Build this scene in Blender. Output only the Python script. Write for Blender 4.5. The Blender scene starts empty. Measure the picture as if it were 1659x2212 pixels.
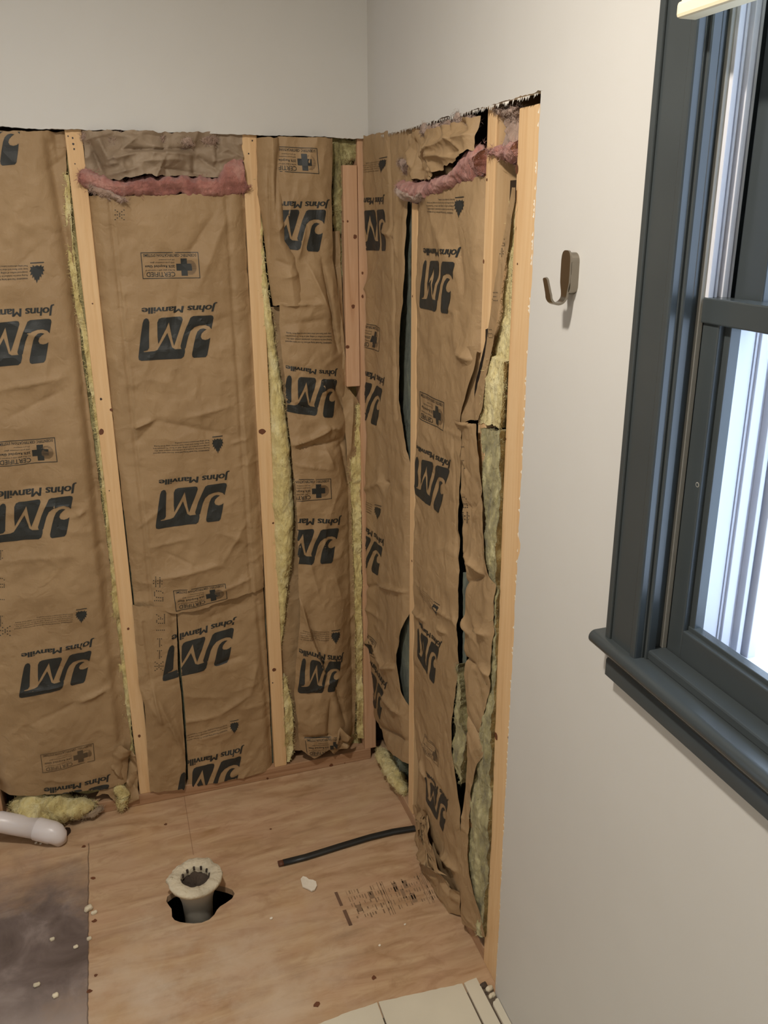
import bpy, bmesh, math, random
import numpy as np
from mathutils import Vector, Matrix
random.seed(7)
SC = bpy.context.scene
COL = SC.collection

# ---------------------------------------------------------------- camera
CAM = np.array([-0.69799, -2.24473, 1.68072]); PITCH, YAW, ROLL, FPX = 0.321377, 0.323025, -0.0016346, 1835.404
CX, CY = 846.35, 1069.15   # optical centre: the photograph is slightly cropped
IW, IH = 1659, 2212
def _basis():
    cp, sp, cy, sy, cr, sr = math.cos(PITCH), math.sin(PITCH), math.cos(YAW), math.sin(YAW), math.cos(ROLL), math.sin(ROLL)
    f = np.array([sy*cp, cy*cp, -sp]); r0 = np.array([cy, -sy, 0.]); u0 = np.cross(r0, f)
    return cr*r0+sr*u0, -sr*r0+cr*u0, f
CR, CU, CF = _basis()
cd = bpy.data.cameras.new('camera'); cam = bpy.data.objects.new('camera', cd); COL.objects.link(cam)
cd.sensor_fit = 'HORIZONTAL'; cd.sensor_width = 36; cd.lens = 36*FPX/IW; cd.clip_start = 0.01; cd.shift_x = -(CX-IW/2)/IW; cd.shift_y = (CY-IH/2)/IW
m = Matrix.Identity(4)
for i in range(3):
    m[i][0], m[i][1], m[i][2], m[i][3] = CR[i], CU[i], -CF[i], CAM[i]
cam.matrix_world = m
SC.camera = cam

# ---------------------------------------------------------------- world, lights, exposure
w = bpy.data.worlds.new('world'); SC.world = w; w.use_nodes = True
bg = w.node_tree.nodes['Background']
bg.inputs[0].default_value = (0.60, 0.76, 1.0, 1); bg.inputs[1].default_value = 4.4
def light(name, kind, loc, power, color, size, rot=(0, 0, 0), sy=None):
    l = bpy.data.lights.new(name, kind); l.energy = power; l.color = color
    if kind == 'AREA':
        l.shape = 'DISK' if sy is None else 'RECTANGLE'; l.size = size
        if sy: l.size_y = sy
    else: l.shadow_soft_size = size
    o = bpy.data.objects.new(name, l); o.location = loc; o.rotation_euler = rot; COL.objects.link(o); return o
light('ceiling_lamp', 'AREA', (-.82, -1.40, 2.42), 24, (1.0, 0.935, 0.845), 0.13)
light('fill_lamp', 'AREA', (-2.1, -2.4, 1.9), 6, (1.0, 0.94, 0.86), 0.5, (math.radians(80), 0, math.radians(-65)))  # added fill from the left, out of view, brightens the right wall
VS = SC.view_settings
VS.view_transform = 'Standard'; VS.look = 'None'; VS.exposure = 0.0; VS.gamma = 1; VS.use_curve_mapping = False
SC.cycles.max_bounces = 8
SC.cycles.use_denoising = True

# ---------------------------------------------------------------- pixel <-> plane helpers (tracing onto the real walls and floor)
def ray(px, py):
    return CF + CR*(px-CX)/FPX + CU*(CY-py)/FPX
def onp(px, py, ax, v):
    d = ray(px, py); return CAM + d*(v-CAM[ax])/d[ax]
def bw(px, py, h=0.0):
    p = onp(px, py, 1, -h); return (p[0], p[2])
def rw(px, py, h=0.0):
    p = onp(px, py, 0, -h); return (p[1], p[2])
def fl(px, py, z=0.0):
    p = onp(px, py, 2, z); return (p[0], p[1])

# ---------------------------------------------------------------- materials
def new_mat(name):
    m = bpy.data.materials.new(name); m.use_nodes = True
    nt = m.node_tree; return m, nt, nt.nodes['Principled BSDF']
def N(nt, t, **k):
    n = nt.nodes.new(t)
    for a, v in k.items(): setattr(n, a, v)
    return n
def L(nt, a, b): nt.links.new(a, b)
def coords(nt, scale=(1, 1, 1), rot=(0, 0, 0), loc=(0, 0, 0)):
    tc = N(nt, 'ShaderNodeTexCoord'); mp = N(nt, 'ShaderNodeMapping')
    mp.inputs['Scale'].default_value = scale; mp.inputs['Rotation'].default_value = rot; mp.inputs['Location'].default_value = loc
    L(nt, tc.outputs['Object'], mp.inputs['Vector']); return mp.outputs['Vector']
def noise(nt, vec, scale, detail=3, rough=.5, dist=0):
    n = N(nt, 'ShaderNodeTexNoise'); n.inputs['Scale'].default_value = scale; n.inputs['Detail'].default_value = detail
    n.inputs['Roughness'].default_value = rough; n.inputs['Distortion'].default_value = dist
    L(nt, vec, n.inputs['Vector']); return n.outputs['Fac']
def ramp(nt, fac, stops):
    r = N(nt, 'ShaderNodeValToRGB'); e = r.color_ramp.elements
    while len(e) < len(stops): e.new(0.5)
    for i, (p, c) in enumerate(stops):
        e[i].position = p; e[i].color = (*c, 1) if len(c) == 3 else c
    L(nt, fac, r.inputs['Fac']); return r.outputs['Color']
def mix(nt, fac, a, b, blend='MIX'):
    n = N(nt, 'ShaderNodeMix', data_type='RGBA', blend_type=blend)
    for s, v in ((0, fac), (6, a), (7, b)):
        if isinstance(v, (int, float)): n.inputs[s].default_value = v
        elif isinstance(v, tuple): n.inputs[s].default_value = (*v, 1)
        else: L(nt, v, n.inputs[s])
    return n.outputs[2]
def math_(nt, op, a, b=None, clamp=False):
    n = N(nt, 'ShaderNodeMath', operation=op); n.use_clamp = clamp
    for i, v in enumerate((a, b)):
        if v is None: continue
        if isinstance(v, (int, float)): n.inputs[i].default_value = v
        else: L(nt, v, n.inputs[i])
    return n.outputs[0]
def bump(nt, bsdf, height, strength, dist=.001):
    b = N(nt, 'ShaderNodeBump'); b.inputs['Strength'].default_value = strength; b.inputs['Distance'].default_value = dist
    L(nt, height, b.inputs['Height']); L(nt, b.outputs['Normal'], bsdf.inputs['Normal'])
def srgb(r, g, b):
    return tuple(((c/255+.055)/1.055)**2.4 if c > 10 else c/255/12.92 for c in (r, g, b))
def plain(name, col, rough=.6, metal=0, bscale=None, bstr=.2, bdist=.001, vary=0):
    m, nt, b = new_mat(name); b.inputs['Roughness'].default_value = rough; b.inputs['Metallic'].default_value = metal
    v = coords(nt)
    f = noise(nt, v, 9, 4)
    d = tuple(c*(1-vary) for c in col); u = tuple(min(1, c*(1+vary)) for c in col)
    L(nt, ramp(nt, f, [(.3, d), (.7, u)]), b.inputs['Base Color'])
    if bscale: bump(nt, b, noise(nt, v, bscale, 4), bstr, bdist)
    return m

def kraft(name, a, b_, seed=0):
    m, nt, b = new_mat(name); v = coords(nt, loc=(seed, seed*.7, 0))
    big = noise(nt, v, 5, 4, .6)
    fib = noise(nt, coords(nt, (260, 260, 60)), 1, 3, .7)
    c = ramp(nt, big, [(.3, a), (.7, b_)])
    c = mix(nt, math_(nt, 'MULTIPLY', fib, .22), c, tuple(x*.55 for x in a))
    L(nt, c, b.inputs['Base Color']); b.inputs['Roughness'].default_value = .62
    b.inputs['Specular IOR Level'].default_value = .35
    mus = N(nt, 'ShaderNodeTexVoronoi', feature='SMOOTH_F1'); mus.inputs['Scale'].default_value = 28
    dv = mix(nt, .25, v, noise(nt, v, 12, 3)); L(nt, dv, mus.inputs['Vector'])
    h = math_(nt, 'ADD', math_(nt, 'MULTIPLY', noise(nt, v, 26, 5, .62, .6), .8), math_(nt, 'MULTIPLY', mus.outputs['Distance'], .5))
    bump(nt, b, h, .55, .006)
    return m
M = {}
M['kraft'] = kraft('kraft_paper', srgb(155, 127, 92), srgb(173, 144, 107))
M['kraft_old'] = kraft('old_kraft_paper', srgb(146, 126, 104), srgb(170, 150, 126), 3)
M['ink'] = plain('dark_printing_ink', srgb(40, 42, 40), .55, vary=.15)
M['ink_soft'] = plain('faded_printing_ink', srgb(88, 72, 52), .6, vary=.2)
M['globe'] = plain('halftone_globe_ink', srgb(112, 90, 64), .6)
M['asphalt_shade'] = plain('black_asphalt_shade', srgb(30, 24, 20), .5, bscale=60, vary=.3)  # paper backing, and the painted shade block under the small pink batt

def fibre(name, a, b_, c_, seed=0):
    m, nt, b = new_mat(name); v = coords(nt, (1, 1, .6), loc=(seed, 0, seed))
    n1 = noise(nt, v, 26, 6, .65, .5)
    L(nt, ramp(nt, n1, [(.28, a), (.5, b_), (.72, c_)]), b.inputs['Base Color'])
    b.inputs['Roughness'].default_value = .95; b.inputs['Specular IOR Level'].default_value = .1
    b.inputs['Sheen Weight'].default_value = .25
    h = math_(nt, 'ADD', noise(nt, coords(nt, (1, 1, .35)), 90, 6, .75, 1.2), math_(nt, 'MULTIPLY', noise(nt, v, 400, 3, .7), .5))
    bump(nt, b, h, .9, .006)
    return m
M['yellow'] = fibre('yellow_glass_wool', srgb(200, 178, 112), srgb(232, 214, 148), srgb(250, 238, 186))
M['olive'] = fibre('olive_glass_wool', srgb(112, 104, 70), srgb(172, 160, 108), srgb(222, 212, 158), 4)  # greyer olive tone of the wool
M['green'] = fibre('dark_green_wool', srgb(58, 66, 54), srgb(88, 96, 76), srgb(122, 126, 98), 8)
M['pink'] = fibre('pink_glass_wool', srgb(140, 88, 80), srgb(184, 124, 112), srgb(214, 164, 150), 2)
M['pink_pale'] = fibre('dusty_pink_wool', srgb(150, 124, 106), srgb(184, 154, 136), srgb(214, 190, 172), 6)

def wood(name, axis, a, b_, dark, seed=0, knots=.5):
    m, nt, b = new_mat(name)
    sc = {'z': (26, 26, 1.2), 'x': (1.2, 26, 26), 'y': (26, 1.2, 26)}[axis]
    info = N(nt, 'ShaderNodeObjectInfo')
    v = coords(nt, sc, loc=(seed, seed*2.3, seed*1.1))
    add = N(nt, 'ShaderNodeVectorMath', operation='ADD'); L(nt, v, add.inputs[0])
    sc2 = N(nt, 'ShaderNodeVectorMath', operation='SCALE'); L(nt, info.outputs['Location'], sc2.inputs[0]); sc2.inputs['Scale'].default_value = 37
    L(nt, sc2.outputs[0], add.inputs[1]); v = add.outputs[0]
    n1 = noise(nt, v, 1.6, 5, .6, 1.2)
    n2 = noise(nt, v, 7, 3, .6)
    c = ramp(nt, n1, [(.25, dark), (.42, b_), (.62, a), (.8, b_)])
    c = mix(nt, math_(nt, 'MULTIPLY', n2, .35), c, dark)
    L(nt, c, b.inputs['Base Color']); b.inputs['Roughness'].default_value = .68
    b.inputs['Specular IOR Level'].default_value = .3
    bump(nt, b, n2, .25, .001)
    return m
M['stud'] = wood('pine_stud', 'z', srgb(230, 196, 150), srgb(222, 184, 136), srgb(198, 156, 112))
M['stud_pink'] = wood('pinkish_pine_stud', 'z', srgb(212, 172, 138), srgb(200, 158, 122), srgb(176, 132, 98), 3)
M['plate_x'] = wood('pine_plate_back', 'x', srgb(186, 150, 118), srgb(174, 136, 102), srgb(140, 102, 74), 5)
M['plate_y'] = wood('pine_plate_side', 'y', srgb(192, 158, 126), srgb(178, 142, 110), srgb(146, 110, 80), 6)
M['knot'] = plain('wood_knot', srgb(104, 62, 38), .6, vary=.4)
M['nail_mark'] = plain('nail_mark', srgb(50, 34, 26), .5)

# plywood subfloor
def plywood():
    m, nt, b = new_mat('plywood_subfloor')
    v = coords(nt, (2.2, 11, 1)); flat = coords(nt)
    g1 = noise(nt, v, 1.5, 5, .55, 1.6)
    wv = N(nt, 'ShaderNodeTexWave', wave_type='BANDS', bands_direction='Y'); wv.inputs['Scale'].default_value = 2.6
    wv.inputs['Distortion'].default_value = 9; wv.inputs['Detail'].default_value = 4; wv.inputs['Detail Scale'].default_value = .8
    L(nt, coords(nt, (.8, 2.2, 1)), wv.inputs['Vector'])
    c = ramp(nt, g1, [(.28, srgb(146, 114, 82)), (.42, srgb(182, 150, 114)), (.58, srgb(200, 170, 134)), (.74, srgb(168, 132, 94))])
    c = mix(nt, math_(nt, 'MULTIPLY', wv.outputs['Fac'], .34), c, srgb(150, 106, 68))
    fine = noise(nt, coords(nt, (8, 160, 1)), 1, 3, .6)
    c = mix(nt, math_(nt, 'MULTIPLY', fine, .25), c, srgb(168, 128, 94))
    c = mix(nt, math_(nt, 'MULTIPLY', ramp(nt, noise(nt, coords(nt, (1, 1.8, 1), loc=(3, 1, 0)), 6, 5, .6, .6), [(.42, (0, 0, 0)), (.62, (1, 1, 1))]), .4), c, srgb(196, 158, 128))
    c = mix(nt, math_(nt, 'MULTIPLY', ramp(nt, noise(nt, coords(nt, (1, 2.4, 1), loc=(7, 1, 0)), 11, 5, .65, 1), [(.5, (0, 0, 0)), (.66, (1, 1, 1))]), .35), c, srgb(140, 98, 60))
    # patches of ochre and of pale plaster dust
    c = mix(nt, math_(nt, 'MULTIPLY', ramp(nt, noise(nt, flat, 3.2, 3), [(.52, (0, 0, 0)), (.7, (1, 1, 1))]), .5), c, srgb(200, 160, 106))
    sx = N(nt, 'ShaderNodeSeparateXYZ'); L(nt, flat, sx.inputs[0]); X, Y = sx.outputs[0], sx.outputs[1]
    def spot(cx, cy, rx, ry, soft=.5, wob=.35):
        dx = math_(nt, 'DIVIDE', math_(nt, 'SUBTRACT', X, cx), rx); dy = math_(nt, 'DIVIDE', math_(nt, 'SUBTRACT', Y, cy), ry)
        d = math_(nt, 'SQRT', math_(nt, 'ADD', math_(nt, 'MULTIPLY', dx, dx), math_(nt, 'MULTIPLY', dy, dy)))
        nn = math_(nt, 'MULTIPLY', math_(nt, 'SUBTRACT', noise(nt, flat, 9, 5, .65), .5), wob*4)
        d = math_(nt, 'ADD', d, nn)
        return ramp(nt, d, [(max(0, 1-soft), (1, 1, 1)), (1.0, (0, 0, 0))])
    dust = math_(nt, 'MULTIPLY', spot(-.66, -.72, .50, .34, .95), ramp(nt, noise(nt, flat, 7, 5, .6), [(.35, (0, 0, 0)), (.65, (1, 1, 1))]))
    c = mix(nt, math_(nt, 'MULTIPLY', dust, .85), c, srgb(212, 194, 172))
    c = mix(nt, math_(nt, 'MULTIPLY', ramp(nt, noise(nt, flat, 2.6, 4, .6), [(.35, (0, 0, 0)), (.7, (1, 1, 1))]), .35), c, srgb(196, 172, 146))
    left = math_(nt, 'SUBTRACT', 1.0, math_(nt, 'GREATER_THAN', math_(nt, 'ADD', X, math_(nt, 'MULTIPLY', noise(nt, flat, 60, 2), .006)), -.883))
    st = math_(nt, 'MULTIPLY', spot(-1.06, -.50, .40, .40, .55, .2), left)
    bl = ramp(nt, noise(nt, flat, 7, 5, .6, .8), [(.3, srgb(74, 64, 62)), (.55, srgb(112, 100, 97)), (.78, srgb(156, 144, 138))])
    c = mix(nt, math_(nt, 'MULTIPLY', st, .93), c, bl)
    near = math_(nt, 'MULTIPLY', spot(-1.0, -.70, .25, .13, .8, .3), left)
    c = mix(nt, math_(nt, 'MULTIPLY', near, .6), c, srgb(176, 162, 154))
    # thin joint between sheets
    jd = math_(nt, 'ABSOLUTE', math_(nt, 'SUBTRACT', math_(nt, 'ADD', X, math_(nt, 'MULTIPLY', noise(nt, flat, 30, 2), .006)), -.883))
    jl = math_(nt, 'MULTIPLY', math_(nt, 'LESS_THAN', jd, .0016), math_(nt, 'LESS_THAN', Y, -.12))
    c = mix(nt, math_(nt, 'MULTIPLY', jl, .6), c, srgb(70, 54, 46))
    jd2 = math_(nt, 'ABSOLUTE', math_(nt, 'SUBTRACT', X, -.612)); jl2 = math_(nt, 'MULTIPLY', math_(nt, 'LESS_THAN', jd2, .0009), math_(nt, 'GREATER_THAN', Y, -.26))
    c = mix(nt, math_(nt, 'MULTIPLY', jl2, .6), c, srgb(120, 84, 58))
    L(nt, c, b.inputs['Base Color']); b.inputs['Roughness'].default_value = .6; b.inputs['Specular IOR Level'].default_value = .35
    bump(nt, b, math_(nt, 'ADD', g1, math_(nt, 'MULTIPLY', fine, .5)), .15, .002)
    return m
M['plywood'] = plywood()
M['stampink'] = plain('grey_stamp_ink', srgb(138, 112, 86), .7, vary=.25)
M['stampdark'] = plain('dark_stamp_bar', srgb(104, 78, 60), .7, vary=.3)
M['paint'] = plain('grey_wall_paint', srgb(204, 201, 195), .55, bscale=260, bstr=.12, bdist=.0005, vary=.01)
M['gypsum'] = plain('torn_gypsum_edge', srgb(206, 200, 190), .95, bscale=130, bstr=1, bdist=.004, vary=.35)
M['plaster'] = plain('white_plaster', srgb(232, 222, 204), .9, bscale=120, bstr=.8, bdist=.002, vary=.08)
M['ceiling'] = plain('white_ceiling_paint', srgb(225, 222, 214), .8)
M['charcoal'] = plain('charcoal_trim_paint', srgb(62, 67, 68), .24, bscale=40, bstr=.04, bdist=.0006, vary=.05)
M['track'] = plain('white_window_track', srgb(214, 214, 220), .35)
M['greystrip'] = plain('grey_weatherstrip', srgb(150, 147, 138), .6)
M['tile'] = plain('white_floor_tile', srgb(214, 206, 186), .3, bscale=20, bstr=.03, vary=.04)
M['grout'] = plain('dirty_grout', srgb(96, 84, 70), .9, bscale=200, bstr=.6, vary=.3)
M['pvc'] = plain('white_pvc', srgb(222, 214, 212), .32, bscale=40, bstr=.15, bdist=.001, vary=.05)
M['pvc_grey'] = plain('dull_pvc', srgb(176, 168, 152), .42, vary=.08)
M['crust'] = plain('crusty_mortar', srgb(214, 202, 176), .9, bscale=110, bstr=1, bdist=.004, vary=.25)
M['rust'] = plain('dirty_drain_inside', srgb(72, 60, 50), .9, bscale=120, bstr=1, bdist=.004, vary=.6)
M['void'] = plain('dark_underfloor', srgb(38, 44, 38), .9, vary=.5)
M['black'] = plain('black_rubber', srgb(34, 34, 32), .45, vary=.2)
M['sheath'] = plain('dark_sheathing', srgb(70, 56, 44), .9, vary=.4)
M['fabric'] = plain('cream_shade_fabric', srgb(240, 226, 192), .85, bscale=300, bstr=.3, bdist=.0006)
m, nt, b = new_mat('brushed_nickel'); b.inputs['Base Color'].default_value = (*srgb(150, 142, 130), 1); b.inputs['Metallic'].default_value = 1; b.inputs['Roughness'].default_value = .3
M['nickel'] = m
m, nt, b = new_mat('window_glass')
gl = N(nt, 'ShaderNodeBsdfGlossy'); gl.inputs['Roughness'].default_value = .0; tr = N(nt, 'ShaderNodeBsdfTransparent')
fr = N(nt, 'ShaderNodeFresnel'); fr.inputs['IOR'].default_value = 1.45; mx = N(nt, 'ShaderNodeMixShader')
geo = N(nt, 'ShaderNodeNewGeometry'); L(nt, math_(nt, 'MULTIPLY', fr.outputs[0], math_(nt, 'SUBTRACT', 1.0, geo.outputs['Backfacing'])), mx.inputs[0]); L(nt, tr.outputs[0], mx.inputs[1]); L(nt, gl.outputs[0], mx.inputs[2])
L(nt, mx.outputs[0], nt.nodes['Material Output'].inputs['Surface']); M['glass'] = m

# ---------------------------------------------------------------- object helpers
def tag(o, label=None, cat=None, group=None, kind=None):
    if label: o['label'] = label
    if cat: o['category'] = cat
    if group: o['group'] = group
    if kind: o['kind'] = kind
    return o
def empty(name, loc=(0, 0, 0), **k):
    o = bpy.data.objects.new(name, None); o.location = loc; o.empty_display_size = .02; COL.objects.link(o); return tag(o, **k)
def link(name, me, parent=None, smooth=False, **k):
    o = bpy.data.objects.new(name, me); COL.objects.link(o)
    if parent:
        o.parent = parent
        if not parent.parent: o.matrix_parent_inverse = Matrix.Translation(-parent.location)
    if smooth:
        for p in me.polygons: p.use_smooth = True
    return tag(o, **k)
def mesh_from(name, V, Fs, mats, midx=None):
    me = bpy.data.meshes.new(name); me.from_pydata([tuple(map(float, v)) for v in V], [], [tuple(int(i) for i in f) for f in Fs])
    for mm in mats: me.materials.append(M[mm])
    if midx is not None: me.polygons.foreach_set('material_index', np.asarray(midx, dtype=np.int32))
    me.update(); return me
class Geo:
    """collects boxes, prisms and discs into one mesh with several material slots"""
    def __init__(s): s.V = []; s.F = []; s.I = []; s.mats = []
    def mi(s, mat):
        if mat not in s.mats: s.mats.append(mat)
        return s.mats.index(mat)
    def add(s, V, F, mat):
        o = len(s.V); s.V += [tuple(v) for v in V]; s.F += [tuple(i+o for i in f) for f in F]; s.I += [s.mi(mat)]*len(F); return s
    def box(s, a, b, mat, bev=0):
        bm = bmesh.new(); bmesh.ops.create_cube(bm, size=1)
        for v in bm.verts: v.co = Vector([(a[i]+b[i])/2+v.co[i]*(b[i]-a[i]) for i in range(3)])
        if bev: bmesh.ops.bevel(bm, geom=bm.edges[:], offset=bev, segments=2, profile=.5, affect='EDGES')
        bm.verts.index_update(); s.add([v.co[:] for v in bm.verts], [[v.index for v in f.verts] for f in bm.faces], mat); bm.free(); return s
    def prism(s, poly, fn, d0, d1, mat, edge_mat=None):
        """poly in 2D, fn(u,v,d)->xyz"""
        n = len(poly); V = [fn(u, v, d0) for u, v in poly]+[fn(u, v, d1) for u, v in poly]
        s.add(V, [tuple(range(n)), tuple(range(2*n-1, n-1, -1))], mat)
        o = len(s.V)-2*n
        s.F += [(o+i, o+n+i, o+n+(i+1) % n, o+(i+1) % n) for i in range(n)]; s.I += [s.mi(edge_mat or mat)]*n; return s
    def disc(s, c, u, v, mat, n=10, wob=.0):
        P = []
        for i in range(n):
            a = 2*math.pi*i/n; r = 1+random.uniform(-wob, wob)
            P.append([c[k]+r*(u[k]*math.cos(a)+v[k]*math.sin(a)) for k in range(3)])
        s.add(P, [tuple(range(n))], mat); return s
    def obj(s, name, parent=None, smooth=False, **k):
        me = mesh_from(name, s.V, s.F, s.mats, s.I)
        bm = bmesh.new(); bm.from_mesh(me); bmesh.ops.recalc_face_normals(bm, faces=bm.faces); bm.to_mesh(me); bm.free()
        return link(name, me, parent, smooth, **k)
def vnoise(x, y, seed=0):
    x = np.asarray(x, float); y = np.asarray(y, float)
    xi = np.floor(x).astype(np.int64); yi = np.floor(y).astype(np.int64); fx = x-xi; fy = y-yi
    fx = fx*fx*(3-2*fx); fy = fy*fy*(3-2*fy)
    def hsh(a, b):
        n = (a*374761393+b*668265263+seed*1442695041) & 0xffffffff
        n = ((n ^ (n >> 13))*1274126177) & 0xffffffff
        return ((n ^ (n >> 16)) & 0xffff)/65535.0
    return (hsh(xi, yi)*(1-fx)+hsh(xi+1, yi)*fx)*(1-fy)+(hsh(xi, yi+1)*(1-fx)+hsh(xi+1, yi+1)*fx)*fy-.5
def fbm(x, y, s, seed=0, oct=4, g=.5):
    t = 0; a = 1
    for o in range(oct): t = t+a*vnoise(x*s, y*s, seed+o*17); a *= g; s *= 2.03
    return t
def seg(u, z, p0, p1):
    p0 = np.array(p0); p1 = np.array(p1); d = p1-p0; ll = (d@d)+1e-12
    t = np.clip(((u-p0[0])*d[0]+(z-p0[1])*d[1])/ll, 0, 1)
    q = np.hypot(u-p0[0]-t*d[0], z-p0[1]-t*d[1])
    sgn = ((u-p0[0])*d[1]-(z-p0[1])*d[0])/math.sqrt(ll)
    return q, sgn, t

# ---------------------------------------------------------------- printing (vector shapes laid into the paper mesh)
LOGO = [
 [(1200,1340),(1208,1318),(1225,1309),(1345,1306),(1360,1312),(1364,1325),(1356,1398),(1340,1380),(1310,1370),(1275,1371),(1240,1382),(1215,1405),(1203,1440),(1196,1480),(1190,1520),(1175,1527),(1160,1520),(1155,1505),(1170,1430),(1185,1380)],
 [(1262,1412),(1280,1396),(1300,1392),(1322,1398),(1306,1408),(1290,1425),(1286,1445),(1296,1462),(1318,1468),(1338,1464),(1352,1455),(1346,1520),(1340,1568),(1330,1582),(1252,1586),(1240,1578),(1236,1560),(1244,1490),(1252,1440)],
 [(992,1345),(1000,1322),(1018,1314),(1138,1309),(1152,1314),(1157,1330),(1140,1400),(1112,1502),(1098,1460),(1068,1345),(1052,1385),(1008,1488),(1000,1440)],
 [(897,1345),(904,1322),(918,1314),(932,1320),(940,1340),(944,1430),(950,1512),(940,1528),(915,1534),(918,1540),(985,1534),(1005,1526),(1030,1480),(1062,1415),(1085,1470),(1100,1512),(1120,1524),(1186,1523),(1188,1545),(1182,1575),(1166,1588),(1030,1592),(905,1597),(888,1590),(884,1572),(890,1440)]]
LOGO = [[((x-884)/480, (y-1306)/291) for x, y in p] for p in LOGO]
FLAME = [[(.5, 1.0), (.42, .8), (.36, .86), (.30, .66), (.20, .74), (.20, .56), (.06, .60), (.12, .44), (.0, .42), (.10, .30), (.04, .20), (.2, .22), (.22, .12), (.34, .2), (.5, .14), (.66, .2), (.78, .12), (.8, .22), (.96, .2), (.9, .3), (1., .42), (.88, .44), (.94, .6), (.8, .56), (.8, .74), (.7, .66), (.64, .86), (.58, .8)],
         [(.05, 0), (.95, 0), (.95, .045), (.05, .045)]]
CROSS = [(.30, 0), (.70, 0), (.70, .30), (1, .30), (1, .70), (.70, .70), (.70, 1), (.30, 1), (.30, .70), (0, .70), (0, .30), (.30, .30)]
def tess(polys, nx=0, ny=0):
    bm = bmesh.new()
    for p in polys:
        bm.faces.new([bm.verts.new((x, y, 0)) for x, y in p])
    bm.normal_update()
    bmesh.ops.triangulate(bm, faces=bm.faces[:])
    for k in range(1, nx): bmesh.ops.bisect_plane(bm, geom=bm.verts[:]+bm.edges[:]+bm.faces[:], plane_co=(k/nx, 0, 0), plane_no=(1, 0, 0), dist=1e-6)
    for k in range(1, ny): bmesh.ops.bisect_plane(bm, geom=bm.verts[:]+bm.edges[:]+bm.faces[:], plane_co=(0, k/ny, 0), plane_no=(0, 1, 0), dist=1e-6)
    bmesh.ops.triangulate(bm, faces=bm.faces[:]); bm.verts.index_update()
    r = (np.array([v.co[:2] for v in bm.verts]), [tuple(v.index for v in f.verts) for f in bm.faces]); bm.free(); return r
_TX = {}
def text_shape(txt, bold=0.0, res=2, shear=0, spacing=1.0):
    k = (txt, bold, res, shear, spacing)
    if k in _TX: return _TX[k]
    cu = bpy.data.curves.new('glyphs', 'FONT'); cu.body = txt; cu.resolution_u = res; cu.offset = bold; cu.shear = shear
    cu.fill_mode = 'FRONT'; cu.space_character = spacing
    o = bpy.data.objects.new('glyphs', cu); COL.objects.link(o); bpy.context.view_layer.update()
    me = bpy.data.meshes.new_from_object(o.evaluated_get(bpy.context.evaluated_depsgraph_get()))
    V = np.array([v.co[:2] for v in me.vertices]); Fs = []
    me.calc_loop_triangles(); Fs = [tuple(t.vertices) for t in me.loop_triangles]
    COL.objects.unlink(o); bpy.data.objects.remove(o); bpy.data.meshes.remove(me); bpy.data.curves.remove(cu)
    V[:, 0] = (V[:, 0]-V[:, 0].min())/(np.ptp(V[:, 0])+1e-9); V[:, 1] = (V[:, 1]-V[:, 1].min())/(np.ptp(V[:, 1])+1e-9)
    _TX[k] = (V, Fs); return _TX[k]
_LG = tess(LOGO, 26, 15); _FL = tess(FLAME, 3, 3)
DOT = {'#': ['01010','01010','11111','01010','11111','01010','01010'], '5': ['11111','10000','11110','00001','00001','10001','01110'], 'R': ['11110','10001','10001','11110','10100','10010','10001'],
       '-': ['00000','00000','00000','11111','00000','00000','00000'], '1': ['00100','01100','00100','00100','00100','00100','01110'], '*': ['10001','01010','00100','11111','00100','01010','10001'],
       '3': ['11110','00001','00001','01110','00001','00001','11110'], '9': ['01110','10001','10001','01111','00001','00001','01110']}
def bil(q, a, b):
    q = [np.array(p) for p in q]; a = np.asarray(a)[:, None]; b = np.asarray(b)[:, None]
    return q[0]*(1-a)*(1-b)+q[1]*a*(1-b)+q[2]*a*b+q[3]*(1-a)*b
WARN = ["WARNING! This kraft facing will burn. Do not leave exposed.", "Facing must be installed in substantial contact with the", "unexposed surface of ceiling, wall or floor. To prevent fire,", "keep open flame and other heat sources away from facing.", "Read safety information before installing."]

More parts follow.
